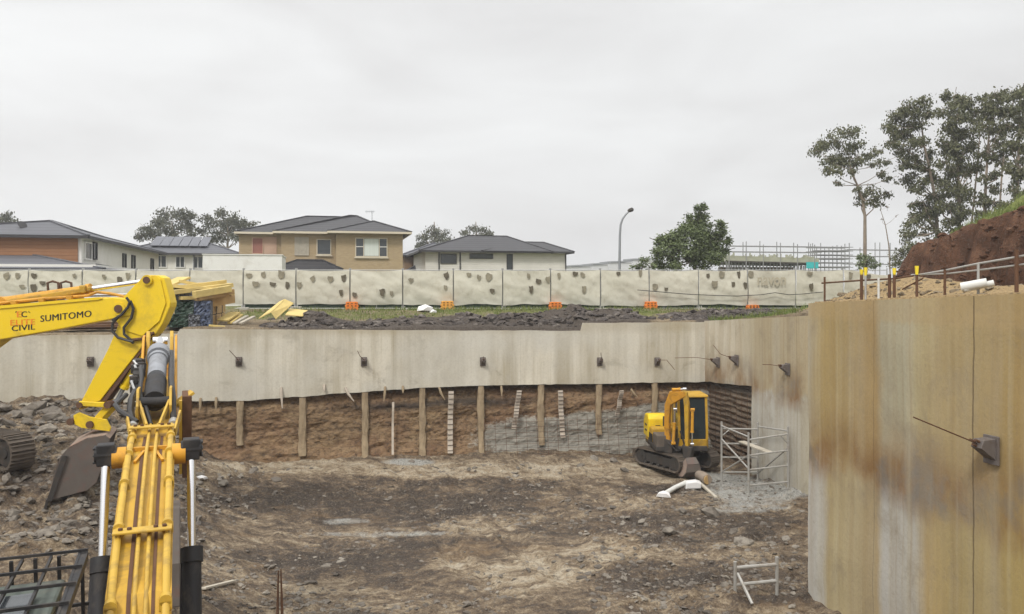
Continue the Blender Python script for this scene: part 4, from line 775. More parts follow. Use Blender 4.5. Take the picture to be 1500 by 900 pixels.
def roof(name, mat, par, x0, x1, y0, y1, z, rise, over=0.5, ridge=None, gut='darktrim'):
    m = MB(); ca, C4 = hip(m, x0, x1, y0, y1, z, rise, over, ridge); o = m.build(name, mat, par)
    k = MB()
    for a, b in ca:
        if (Vector(a) - Vector(b)).length > 0.2: k.bar(Vector(a) + Vector((0, 0, .02)), Vector(b) + Vector((0, 0, .02)), 0.22, 0.07)
    k.build('ridge_cap', mat, o)
    g = MB()
    for i in range(4):
        (ax, ay), (bx, by) = C4[i], C4[(i + 1) % 4]; g.bar((ax, ay, z - 0.09), (bx, by, z - 0.09), 0.10, 0.16)
    g.build('gutter', gut, o); return o
def window(par, x, z0, z1, w, y=0.0, frame='white', glass='windowglass', mull=(), face='front', sill=True):
    """Framed window; face 'front' lies on local y, 'side' on local x (then x and y swap roles)."""
    m = MB(); c = (z0 + z1) / 2; h = z1 - z0
    def bx(mb, u, zc, du, dz, out, th):
        if face == 'front': mb.box((u, y - out, zc), (du, th, dz))
        else: mb.box((y + out, u, zc), (th, du, dz))
    for s in (-1, 1): bx(m, x + s * w / 2, c, 0.07, h + 0.07, 0.03, 0.10)
    for s in (-1, 1): bx(m, x, c + s * h / 2, w - 0.07, 0.07, 0.03, 0.10)
    for u in mull: bx(m, x + u * w, c, 0.055, h - 0.07, 0.03, 0.09)
    if sill: bx(m, x, z0 - 0.09, w + 0.2, 0.09, 0.06, 0.18)
    o = m.build('window', frame, par); g = MB(); bx(g, x, c, w - 0.07, h - 0.07, 0.012, 0.02); g.build('pane', glass, o); return o
def house_frame(px, D, z=5.0): w = P(px, HZ, D); return Vector((w.x, w.y, z))
def lx(o, px, y=0.0):   # local x on the plane local y seen in column px
    r = (px - 750) / F; ax, ay = o.x - y * SA, o.y + y * CA; return (r * ay - ax) / (CA - r * SA)
def lz(o, x, y, py): D = o.y + x * SA + y * CA; return EYE - (py - HZ) / F * D - o.z

# orange clad house, left
o = house_frame(120, 45); h = thing('house', 'two storey house with orange cladding and grey hip roof at far left', 'house', o, YAW)
ez = lz(o, 0, 0, 347); m = MB(); m.box((-5.0, 10.6, ez / 2), (9.96, 21.2, ez)); m.build('wall', 'whitewall', h)
m = MB(); m.box((-5.05, -0.04, ez / 2), (9.7, 0.08, ez - .02)); m.build('cladding', 'orangesiding', h)
roof('roof', 'greyroof', h, -10, 0, 0, 21.2, ez + 0.05, lz(o, -2.3, 2.3, 325) - ez, 0.45, ((-2.3, 2.3), (-3.2, 17.5)))
for u, a, b, w in ((1.1, 380, 356, 1.3), (2.5, 380, 356, 0.7)): window(h, u, lz(o, 0, u, a), lz(o, 0, u, b), w, 0.0, 'darktrim' if w < 1 else 'white', 'windowglass', (), 'side', False)
for py_, q in ((9.6, .8), (12.2, .9), (18.5, .9)):
    window(h, py_, ez - (2.2 if py_ < 10 else 1.5), ez - 0.55, q, 0.0, 'darktrim', 'windowglass', (), 'side', False)
m = MB(); m.box((-6.0, 0.3, lz(o, 0, -4, 400) / 2 + .2), (15.6, 9, lz(o, 0, -4, 398) + .4)); m.build('garage', 'whitewall', h)
roof('garage_roof', 'greyroof', h, -13.8, 1.9, -4.3, 5, lz(o, 1.9, -4.3, 394), lz(o, -3, 0, 373) - lz(o, 1.9, -4.3, 394), 0.4, ((-9, 0.2), (-2.6, 0.2)))
m = MB(); b = Vector((lx(o, 33, 1), 1, lz(o, lx(o, 33, 1), 1, 338))); m.cyl(b + Vector((0, 0, -.4)), b + Vector((0, 0, .25)), .03, 6)
m.tube([b + Vector((-.05, -.05, .15)), b + Vector((.0, -.1, .28)), b + Vector((.04, -.14, .32))], [.04, .2, .26], 14); m.build('satellite_dish', 'darktrim', h)

# white two storey house with solar panels
o = house_frame(212, 72); h = thing('house', 'white two storey house with grey roof carrying dark solar panels', 'house', o, YAW)
x1 = lx(o, 346); ez = lz(o, 3, 0, 372); m = MB(); m.box((x1 / 2 - 1.2, 5, ez / 2), (x1 + 2.4, 10, ez)); m.build('wall', 'whitewall', h)
roof('roof', 'greyroof', h, -2.2, x1, 0, 10, ez + .05, lz(o, 3, 5, 347) - ez, 0.5)
m = MB(); sl = (lz(o, 3, 5, 347) - ez) / 5.5
for k in range(6):
    xa = lx(o, 222 + k * 14, 2) + .05; m.prism([(xa, 1.0, ez + .22 + sl * 1.5), (xa + .78, 1.0, ez + .22 + sl * 1.5), (xa + .78, 4.0, ez + .22 + sl * 4.5), (xa, 4.0, ez + .22 + sl * 4.5)], (0, -.02, .05))
m.build('solar_panel', 'solar', h)
for px, a, b, w in ((236, 392, 375, 0.9), (264, 392, 376, 0.75), (290, 393, 376, 0.85)): window(h, lx(o, px), lz(o, 3, 0, a), lz(o, 3, 0, b), w, 0, 'white', 'windowglass', (0,), 'front', False)
m = MB(); m.cyl((lx(o, 284), -.08, 0), (lx(o, 284), -.08, ez - .1), .06, 8); m.build('downpipe', 'greysteel', h)

# flat white building in front of it
o = house_frame(297, 52); b = thing('building', 'plain white flat topped wall building left of the tan brick house', 'building', o, YAW)
x1 = lx(o, 413); tz = lz(o, 3, 0, 374); m = MB(); m.box((x1 / 2, 2.5, tz / 2), (x1, 5, tz)); m.build('wall', 'white', b); m = MB(); m.box((x1 / 2, 2.5, tz + .03), (x1 + .1, 5.1, .06)); m.build('capping', 'white', b)

# tan brick house, centre left
o = house_frame(350, 62.5); h = thing('house', 'tan brick two storey house with dark tiled hip roof', 'house', o, YAW)
xc, xr, xe = lx(o, 413), lx(o, 492, -1.2), lx(o, 590, -2.2); ez = lz(o, 6, -1, 341.5)
m = MB(); m.box((xc / 2, 5.0, ez / 2), (xc, 10, ez)); m.box(((xc + xr) / 2, 4.4, ez / 2), (xr - xc - .01, 11.2, ez)); m.box(((xr + xe) / 2, 3.9, ez / 2), (xe - xr, 12.2, ez)); m.build('wall', 'tanbrick', h)
ez += .05
roof('roof', 'rooftile', h, 0.3, xr, 0, 10, ez, lz(o, 5, 5, 317) - ez, 0.55, ((5.0, 5.0), (9.5, 5.0)), 'trim')
roof('roof', 'rooftile', h, xc, xe - 1, -1.2, 11, ez + .01, lz(o, 8.5, 4.5, 315.5) - ez, 0.55, ((8.6, 4.8), (9.2, 5.2)), 'trim')
roof('roof', 'rooftile', h, xr, xe, -2.2, 8, ez + .02, lz(o, 10, 1, 324) - ez, 0.6, ((lx(o, 547, 1.2), 1.2), (lx(o, 549, 4), 4)), 'trim')
u0, u1 = lx(o, 521, -2.2), lx(o, 567, -2.2); wz0, wz1 = lz(o, u0, -2.2, 376), lz(o, u0, -2.2, 349)
wn = window(h, (u0 + u1) / 2, wz0, wz1, u1 - u0, -2.2, 'trim', 'windowglass', (-.25, .25)); g = MB(); g.box(((u0 + u1) / 2, -2.24, (wz0 + wz1) / 2), ((u1 - u0) * .46, .015, wz1 - wz0 - .12)); g.build('curtain', 'curtain', wn)
for s in (-1, 1): g = MB(); g.box(((u0 + u1) / 2 + s * (u1 - u0) * .375, -2.25, (wz0 + wz1) / 2 + .05), ((u1 - u0) * .22, .03, .06)); g.build('glazing_bar', 'white', wn)
window(h, lx(o, 474.5, -1.2), lz(o, 6, -1.2, 373), lz(o, 6, -1.2, 351), 1.05, -1.2, 'trim', 'windowglass', ())
window(h, lx(o, 442, -1.2), lz(o, 6, -1.2, 374), lz(o, 6, -1.2, 349), 1.0, -1.2, 'plank', 'plank', (-.3, -.1, .1, .3), 'front', False)
window(h, lx(o, 377.5), lz(o, 2, 0, 372), lz(o, 2, 0, 349), 0.8, 0, 'pinkpale', 'pinkwall', (), 'front', False)
m = MB(); m.box((lx(o, 396), -.02, lz(o, 2, 0, 360)), (0.95, .04, 1.35)); m.build('blind', 'pinkpale', h)
pa, pb = lx(o, 401, -2.4), lx(o, 497, -2.4)
roof('porch_roof', 'rooftile', h, pa, pb, -2.3, 1.0, lz(o, 5, -2.4, 394), lz(o, 5, -1.2, 381) - lz(o, 5, -2.4, 394), 0.25, ((pa + 1.7, -1.25), (pb - 1.3, -1.25)))
m = MB(); 
for px in (415, 455, 486): m.box((lx(o, px, -1.9), -1.9, lz(o, 5, -2.4, 394) / 2), (.3, .3, lz(o, 5, -2.4, 394) - .05))
m.build('porch_post', 'tanbrick', h)
m = MB(); b = Vector((lx(o, 545, 5), 5, lz(o, 8, 5, 322))); m.cyl(b, b + Vector((0, 0, .8)), .025, 6); m.bar(b + Vector((-.6, 0, .72)), b + Vector((.25, 0, .78)), .03, .03)
for k in range(5): m.bar(b + Vector((-.5 + k * .15, 0, .6)), b + Vector((-.5 + k * .15, 0, .86)), .02, .02)
m.build('aerial', 'greysteel', h)

# brown brick house glimpsed between the two
o = house_frame(592, 82); h = thing('house', 'narrow glimpse of brown brick house between tan and white houses', 'house', o, YAW)
ez = lz(o, 2, 0, 375); m = MB(); m.box((3.5, 4, ez / 2), (7, 8, ez)); m.build('wall', 'brownbrick', h)
roof('roof', 'greyroof', h, 0, 7, 0, 8, ez + .05, 1.5, .4); m = MB(); m.box((1.5, -1.5, ez / 2 - .9), (3, 2.9, ez - 1.8)); m.build('porch', 'brownbrick', h); roof('porch_roof', 'rooftile', h, 0, 3, -3, -.5, ez - 1.75, .8, .3)
window(h, 2.6, ez - 1.5, ez - .4, 1.0)

# white house with black tiles
o = house_frame(623, 72); h = thing('house', 'white clad house with black tiled hip roof beside the street lamp', 'house', o, YAW)
x1 = lx(o, 829); ez = lz(o, 6, 0, 369); m = MB(); m.box((x1 / 2, 5, ez / 2), (x1, 10, ez)); m.build('wall', 'whitesiding', h)
rr = lz(o, 6, 5, 346.5) - ez; xa, xb = lx(o, 686, 5), lx(o, 742, 5); roof('roof', 'rooftile', h, 0, x1 - 2.0, 0, 10, ez + .05, rr, .6, ((xa, 5), (xb, 5)))
roof('roof', 'rooftile', h, x1 - 7.5, x1, 0, 10, ez + .06, lz(o, 10, 4, 355.5) - ez, .6, ((lx(o, 765, 4.2), 4.2), (lx(o, 796, 4.2), 4.2)))
for px, a, b, w, fr in ((657, 386, 373, 1.4, 'darktrim'), (705, 379, 372.5, 2.1, 'darktrim'), (746.5, 397, 373, .5, 'darktrim')): window(h, lx(o, px), lz(o, lx(o, px), 0, a), lz(o, lx(o, px), 0, b), w, 0, fr, 'windowglass', (), 'front', False)
for px in (643, 674, 828.5): m = MB(); m.cyl((lx(o, px), -.07, 0), (lx(o, px), -.07, ez - .1), .06, 8); m.build('downpipe', 'darktrim', h)
# pale terrace far beyond the lamp
for k, (a, b, t, D, lab) in enumerate(((835, 866, 387, 240, 'pale far terrace block just right of the white house'), (866, 891, 384.5, 250, 'pale far terrace block left of the lamp pole'), (891, 926, 381.5, 260, 'pale far terrace block behind the lamp pole'), (926, 960, 377.5, 270, 'tallest pale far terrace block left of the bush'))):
    w = P((a + b) / 2, t, D); wd = (b - a) / F * D; hgt = w.z - 4.5; th = thing('terrace_block', lab, 'building', (w.x, w.y, 4.5), YAW, 'pale terrace blocks far away'); m = MB(); m.box((0, 4, hgt / 2 - .4), (wd, 8, hgt - .8)); m.build('wall', 'farpale', th)
    m = MB(); m.prism([(-wd / 2 - .3, -.4, hgt - .8), (wd / 2 + .3, -.4, hgt - .5), (wd / 2 + .3, -.4, hgt), (-wd / 2 - .3, -.4, hgt - .4)], (0, 8.8, 0)); m.build('roof', 'greysteel', th)
    for u in (-.25, .2): window(th, u * wd, hgt * .45, hgt * .7, wd * .18, 0, 'white', 'windowglass', (), 'front', False)

# street lamp
w = P(908, HZ, 52); t = thing('street_lamp', 'grey street lamp with curved outreach arm beyond the fence', 'street lamp', (w.x, w.y, up_at(w.x, w.y)))
m = MB(); pts = [Vector((w.x, w.y, up_at(w.x, w.y)))] + [P(a, b, 52) for a, b in ((907.5, 380), (908, 345), (909, 330), (912, 321), (917, 314), (922, 309.5))]; m.tube(pts, [.1, .085, .075, .07, .065, .06, .05], 10); m.build('pole', 'greysteel', t, True, True)
m = MB(); a, b = P(919.5, 309.5, 52), P(928, 306.5, 52); m.tube([a, a.lerp(b, .3), a.lerp(b, .8), b], [.06, .13, .14, .06], 10); m.build('lamp_head', 'darksteel', t, True, True)

# building site far right
D = 95; o = P(1068, HZ, D); o.z = 4.6; t = thing('unfinished_building', 'unfinished concrete floor with formwork deck behind the fence on the right', 'building', o)
q = lambda px, py: ((px - 1068) / F * D, EYE - (py - HZ) / F * D - 4.6)
m = MB(); x1, zt = q(1200, 374); m.prism([(0, 0, q(0, 383)[1]), (x1, 0, q(0, 386)[1]), (x1, 0, q(0, 379)[1]), (0, 0, q(0, 374.5)[1])], (0, 10, 0)); m.build('floor_deck', 'formdeck', t)
m = MB(); m.prism([(-.1, -.1, q(0, 384)[1]), (x1, -.1, q(0, 387)[1]), (x1, -.1, q(0, 385.5)[1]), (-.1, -.1, q(0, 382)[1])], (0, 10.3, 0)); m.build('deck_edge', 'ledgedark', t)
m = MB(); rg = np.random.default_rng(5)
for k in range(60): u = rg.random() * x1; m.box((u, rg.random() * 2 - .05, q(0, 376)[1] - u * .03 + rg.random() * .3), (.05 + .25 * rg.random(), .1, .25 + .4 * rg.random()))
m.build('formwork_timber', 'formdeck', t)
for k in range(26):
    u = x1 * k / 25 * .98
    for a_, y_ in ((0, .5), (.2, 5)): m = MB(); m.cyl((u + a_, y_, 0), (u + a_, y_, q(0, 384)[1] - u * .03), .07, 6); m.build('prop', 'fartube', t)
m = MB(); m.box((x1 * .5, 7, 2.4), (x1 * .9, .2, 4.8)); m.build('rear_wall', 'brownbrick', t)
m = MB(); m.box(((1188 - 1068) / F * D, -.4, q(0, 389)[1]), (1.4, .1, .75)); m.build('teal_sheet', 'teal', t)
def scaf(a, b, top, bot, lifts, step, D, lab, nd=2):
    o = P(a, HZ, D); zg = EYE - (bot - HZ) / F * D; t = thing('scaffold', lab, 'scaffold', (o.x, o.y, zg)); wd = (b - a) / F * D; ht = EYE - (top - HZ) / F * D - zg; rg = np.random.default_rng(int(a)); st, le = MB(), MB()
    for j in range(nd):
        y = j * 1.3
        for x in np.arange(0, wd + .1, step): st.cyl((x, y, -2), (x, y, ht * (0.86 + .28 * rg.random())), .055, 5)
        for l in lifts: le.cyl((-.3, y, ht * l), (wd + .3, y, ht * l - .012 * wd), .045, 5)
    st.build('standard', 'fartube', t); le.build('ledger', 'fartube', t)
    if len(lifts) > 3: m = MB(); [m.box((wd / 2, .65, ht * l + .05), (wd, 1.2, .06)) for l in lifts[::2]]; m.build('deck_board', 'fartube', t)
scaf(1068, 1200, 356, 384, (.55, .85), 2.0, 94, 'thin edge scaffold standing on the formwork deck')
scaf(1196, 1246, 358, 396, (.12, .3, .45, .6, .75, .9), 1.5, 97, 'dense scaffold bay right of the teal sheet', 3)
scaf(1244, 1330, 360, 398, (.3, .6, .85), 1.9, 100, 'pale open scaffold partly behind the lone gum tree')

# ------------------------------------------------------------------ trees
def tree(name, label, D, trunk, clumps, leaf, dens, mats, group=None, cat='tree', spread=0.8, seed=0, droop=True):
    rg = np.random.default_rng(seed + 100); b = P(*trunk[0][:2], D); zg = min(b.z, up_at(b.x, b.y)); t = thing(name, label, cat, (b.x, b.y, zg), 0, group)
    m = MB(); pts = [P(x, y, D) for x, y, r in trunk]; pts[0].z = zg - .1; m.tube(pts, [r * .62 for *_, r in trunk], 10); trunk = [(x, y, r * .62) for x, y, r in trunk]; k = len(trunk); cr = MB()
    if name == 'gum_tree' and D < 60 and len(clumps) > 5:      # fill between the drawn clumps
        clumps = list(clumps) + [((a[0] + b[0]) / 2 + rg.normal() * 4, (a[1] + b[1]) / 2 + rg.normal() * 4, min(a[2], b[2]) * .65) for a, b in zip(clumps, clumps[1:]) if abs(a[0] - b[0]) + abs(a[1] - b[1]) > 14]
        clumps += [(trunk[-1][0] + rg.normal() * 13, y, 6 + 4 * rg.random()) for y in range(210, 350, 22)]
    for (cx, cy, cr_) in clumps:
        R_ = cr_ / F * D * 1.08; dd = rg.normal() * spread * R_; c = P(cx, cy, D + dd)
        # limb from the trunk point below
        best = min(range(1, k), key=lambda i: abs(trunk[i][1] - (cy + cr_ * 1.6)) + 0.25 * abs(trunk[i][0] - cx)); s = pts[best]
        mid = s.lerp(c, .5) + Vector((rg.normal() * .15, rg.normal() * .2, -.06 * (c - s).length)); m.tube([s, mid, c, c + (c - mid) * .5], [trunk[best][2] * .55, trunk[best][2] * .36, trunk[best][2] * .2, .02], 6)
        nsub = max(4, int(cr_ * .55)); subs = []
        for _ in range(nsub):
            v = Vector((rg.normal(), rg.normal(), rg.normal())).normalized() * R_ * rg.uniform(.25, 1.0); v.z *= .8; subs.append(c + v)
            m.tube([c, c.lerp(c + v, .6) + Vector((0, 0, .05)), c + v], [trunk[best][2] * .16 + .01, .025, .012], 4, False)
        n = int(dens * 4.6 * R_ * R_); 
        for _ in range(n):
            s_ = subs[rg.integers(nsub)]; p = s_ + Vector((rg.normal(), rg.normal(), rg.normal() * .75)) * R_ * .30
            L = leaf * .5 * rg.uniform(.5, 1.5); a = rg.random() * 6.283; tilt = rg.normal() * .5 - (1.0 if droop else .2)
            x = Vector((math.cos(a) * math.cos(tilt), math.sin(a) * math.cos(tilt), math.sin(tilt))) * L; y = x.cross(Vector((rg.normal(), rg.normal(), rg.normal()))).normalized() * L * .30
            cr.add([p, p + x * .45 + y, p + x, p + x * .45 - y], [(0, 1, 2, 3)])
    m.build('trunk', mats[1], t, True, True); cr.build('crown', mats[0], t, True)
A_CL = [(1240, 197, 15), (1224, 207, 15), (1207, 213, 14), (1199, 222, 10), (1252, 213, 15), (1214, 232, 15), (1233, 232, 17), (1256, 232, 13), (1222, 252, 13), (1270, 228, 10), (1284, 222, 8), (1283, 240, 9), (1298, 236, 7), (1292, 252, 9), (1303, 262, 7), (1276, 280, 12), (1263, 290, 12), (1284, 293, 11), (1299, 283, 9), (1256, 278, 8), (1225, 268, 6), (1248, 250, 9)]
tree('gum_tree', 'lone slender gum tree with open crown and bare pale trunk', 62, [(1267, 392, .24), (1267, 350, .21), (1267, 318, .18), (1264, 295, .15), (1256, 272, .12), (1247, 250, .09), (1243, 225, .06)], A_CL, .34, 150, ('gum', 'bark'), None, 'tree', .8, 1)
tree('gum_tree', 'tall gum tree left in the right hand group, with a leaning open crown', 58, [(1372, 400, .24), (1373, 340, .21), (1370, 290, .18), (1362, 250, .15), (1354, 215, .12), (1350, 185, .08)],
     [(1350, 152, 14), (1330, 160, 15), (1312, 175, 16), (1302, 190, 13), (1322, 195, 15), (1342, 180, 16), (1360, 165, 11), (1310, 210, 12), (1330, 220, 14), (1352, 205, 12), (1322, 240, 11), (1345, 243, 12), (1362, 225, 10), (1328, 262, 11), (1350, 270, 13), (1370, 262, 12), (1348, 300, 13), (1365, 310, 15), (1340, 325, 14), (1380, 290, 12), (1332, 345, 12), (1372, 340, 12)], .34, 165, ('gum', 'bark'), None, 'tree', .9, 2)
tree('gum_tree', 'broad dense gum tree in the middle of the right hand group', 56, [(1405, 390, .26), (1405, 330, .22), (1404, 280, .18), (1402, 230, .14), (1400, 185, .08)],
     [(1388, 142, 11), (1400, 150, 14), (1418, 152, 14), (1386, 162, 12), (1404, 172, 15), (1428, 168, 14), (1390, 188, 14), (1414, 195, 16), (1384, 212, 14), (1404, 222, 16), (1428, 215, 12), (1386, 240, 15), (1408, 250, 17), (1430, 245, 12), (1388, 272, 16), (1412, 280, 15), (1388, 300, 14), (1410, 310, 15), (1395, 328, 13)], .34, 175, ('gum', 'bark'), None, 'tree', .9, 3)
tree('gum_tree', 'gum tree with several thin stems showing, right of the dense one', 54, [(1442, 380, .2), (1442, 320, .17), (1444, 270, .14), (1447, 220, .11), (1450, 180, .07)],
     [(1440, 152, 12), (1456, 144, 14), (1470, 140, 12), (1446, 168, 13), (1464, 165, 14), (1440, 190, 12), (1458, 192, 11), (1472, 184, 10), (1438, 226, 9), (1456, 228, 9), (1470, 222, 8), (1440, 262, 9), (1458, 258, 8), (1438, 292, 11), (1456, 296, 10), (1440, 315, 12)], .34, 165, ('gum', 'bark'), None, 'tree', .9, 4)
tree('gum_tree', 'gum tree cut by the right frame edge above the grassy bank', 52, [(1488, 370, .22), (1489, 310, .19), (1491, 250, .15), (1493, 200, .11), (1494, 165, .07)],
     [(1482, 140, 14), (1498, 132, 15), (1515, 138, 16), (1484, 160, 13), (1502, 158, 16), (1480, 185, 12), (1498, 188, 14), (1516, 180, 14), (1482, 215, 12), (1500, 220, 14), (1518, 230, 15), (1478, 246, 12), (1496, 256, 14), (1484, 280, 12), (1504, 286, 13), (1476, 300, 10)], .34, 165, ('gum', 'bark'), None, 'tree', .9, 5)
for i, (tp, lab) in enumerate((([(1418, 385, .13), (1424, 320, .11), (1430, 260, .09), (1436, 190, .05)], 'thin leaning gum stem with sparse top in the right hand group'), ([(1462, 372, .13), (1464, 310, .11), (1468, 250, .09), (1474, 180, .05)], 'thin upright gum stem with sparse top near the frame edge'))):
    x, y, _ = tp[-1]; tree('gum_tree', lab, 57 + i * 2, tp, [(x, y - 8, 12), (x - 8, y + 20, 9), (x + 8, y + 30, 9), (x - 4, y + 55, 8)], .34, 120, ('gum', 'bark'), None, 'tree', .8, 8 + i)
m_ = [(1306, 395, .09), (1302, 360, .07), (1297, 330, .05), (1290, 308, .03)]
tree('bare_sapling', 'thin leafless sapling between the lone gum and the group', 60, m_, [(1299, 305, 4), (1312, 318, 3), (1292, 322, 3)], .2, 12, ('gum', 'bark'), None, 'sapling', .5, 11)
tree('bush', 'dark rounded shrub at the foot of the gum trees', 48, [(1330, 410, .12), (1331, 385, .08), (1332, 370, .05)], [(1322, 372, 13), (1336, 362, 12), (1312, 385, 10), (1328, 390, 12), (1344, 378, 10)], .28, 240, ('gum', 'darkbark'), None, 'bush', .8, 12, False)
tree('bush', 'small olive shrub at the base of the lone gum tree', 60, [(1270, 402, .1), (1270, 390, .07), (1271, 380, .05)], [(1264, 380, 9), (1276, 380, 8), (1270, 388, 10), (1282, 388, 7), (1258, 389, 7)], .28, 220, ('bush', 'darkbark'), None, 'bush', .7, 13, False)
tree('bush', 'big bright green bushy tree behind the fence right of the lamp', 48, [(1018, 402, .22), (1018, 380, .18), (1020, 355, .14), (1024, 330, .1), (1027, 310, .06)],
     [(1029, 303, 9), (1026, 316, 10), (1012, 326, 13), (1031, 330, 14), (1056, 328, 9), (1054, 342, 10), (1002, 338, 14), (1020, 342, 16), (1040, 346, 15), (982, 350, 13), (968, 356, 11), (1000, 356, 16), (1024, 360, 17), (1046, 362, 14), (1062, 352, 8), (968, 372, 13), (986, 372, 16), (1008, 376, 16), (1030, 380, 16), (1052, 378, 13), (965, 386, 11), (1062, 368, 8), (990, 390, 13)], .26, 620, ('bush', 'darkbark'), None, 'tree', .8, 14, False)
tree('bush', 'low yellow green shrub just left of the big bushy tree', 46, [(940, 405, .05), (940, 398, .04), (941, 390, .03)], [(938, 388, 8), (948, 384, 8), (930, 392, 6), (952, 392, 8)], .22, 320, ('bush', 'darkbark'), None, 'bush', .7, 15, False)
def gumfar(px, D, cl, lab, seed, tx): tree('gum_tree', lab, D, [(tx, 400, .3), (tx, 365, .24), (tx + 1, 345, .18), (tx, 325, .1)], cl, .55, 62, ('gumfar', 'bark'), None, 'tree', .8, seed)
gumfar(250, 105, [(215, 336, 12), (208, 346, 10), (228, 324, 13), (245, 316, 12), (262, 310, 11), (280, 316, 11), (240, 334, 14), (262, 328, 15), (282, 332, 12), (225, 344, 12), (252, 346, 13), (275, 347, 12), (292, 342, 9)], 'airy dark gum tree behind the solar panel roof', 20, 252)
gumfar(330, 108, [(306, 318, 9), (322, 312, 11), (340, 318, 12), (312, 332, 12), (332, 330, 14), (352, 330, 13), (366, 328, 9), (322, 345, 13), (345, 346, 13), (303, 346, 10), (360, 342, 10)], 'airy dark gum tree touching the tan house roof', 21, 333)
gumfar(10, 95, [(-6, 318, 12), (8, 316, 9), (16, 324, 9), (3, 330, 10), (22, 331, 7), (-12, 332, 12)], 'dark gum tree top at the far left edge', 22, 4)
gumfar(635, 120, [(620, 345, 9), (632, 340, 10), (646, 343, 10), (626, 355, 10), (642, 354, 11), (656, 350, 8), (615, 358, 8)], 'olive gum tree left behind the black tiled roof', 23, 636)
gumfar(695, 125, [(680, 342, 8), (692, 336, 8), (704, 338, 9), (716, 343, 7), (688, 350, 9), (706, 350, 9)], 'olive gum tree right behind the black tiled roof', 24, 697)

# ------------------------------------------------------------------ excavators
def stadium(L, H, n):
    r = H / 2; s = L - H; per = 2 * s + 2 * math.pi * r; out = []
    for i in range(n):
        u = per * i / n
        if u < s: out.append((-s / 2 + u, H, 0.0))
        elif u < s + math.pi * r: a = (u - s) / r; out.append((s / 2 + r * math.sin(a), r + r * math.cos(a), -a))
        elif u < 2 * s + math.pi * r: out.append((s / 2 - (u - s - math.pi * r), 0.0, math.pi))
        else: a = (u - 2 * s - math.pi * r) / r; out.append((-s / 2 - r * math.sin(a), r - r * math.cos(a), math.pi - a))
    return out
def undercarriage(t, L, H, wd, gauge, yaw, n=40, belt='mudsteel', frame='darksteel', dozer=False):
    RZ = Matrix.Rotation(yaw, 3, 'Z')
    for side in (1, -1):
        y = side * gauge / 2; m = MB(); pitch = (2 * (L - H) + math.pi * H) / n
        for x, z, a in stadium(L, H * .94, n):
            rot = RZ @ Matrix.Rotation(-a, 3, 'Y'); c = RZ @ Vector((x, y, z + H * .03))
            m.box(c, (pitch * .96, wd, H * .07), rot); nrm = rot @ Vector((0, 0, 1))
            for k in (-.3, .3): m.box(c + nrm * H * .045 + rot @ Vector((k * pitch, 0, 0)), (pitch * .16, wd, H * .06), rot)
        tr = m.build('track', belt, t)
        m = MB(); m.prism([RZ @ Vector((px_, y - wd * .3, pz)) for px_, pz in ((-L * .36, H * .22), (L * .36, H * .22), (L * .38, H * .5), (L * .3, H * .74), (-L * .3, H * .74), (-L * .38, H * .5))], RZ @ Vector((0, wd * .6, 0))); m.build('track_frame', frame, tr, False, False, .01)
        for nm, x, rr in (('idler', (L - H) / 2, .40), ('sprocket', -(L - H) / 2, .40)):
            m = MB(); c = RZ @ Vector((x, y, H / 2)); v = RZ @ Vector((0, wd * .36, 0)); m.cyl(c - v, c + v, H * rr, 20); m.cyl(c - v * 1.12, c + v * 1.12, H * .16, 12); m.build(nm, frame, tr, False, True)
        m = MB()
        for k in range(5): c = RZ @ Vector((L * (-.28 + .14 * k), y, H * .17)); v = RZ @ Vector((0, wd * .33, 0)); m.cyl(c - v, c + v, H * .12, 10)
        m.build('roller', frame, tr, False, True)
    m = MB(); m.box((0, 0, H * .75), (L * .4, gauge * .95, H * .5), RZ); m.cyl((0, 0, H * .7), (0, 0, H * 1.12), gauge * .3, 24); m.build('turntable', frame, t, False, True)
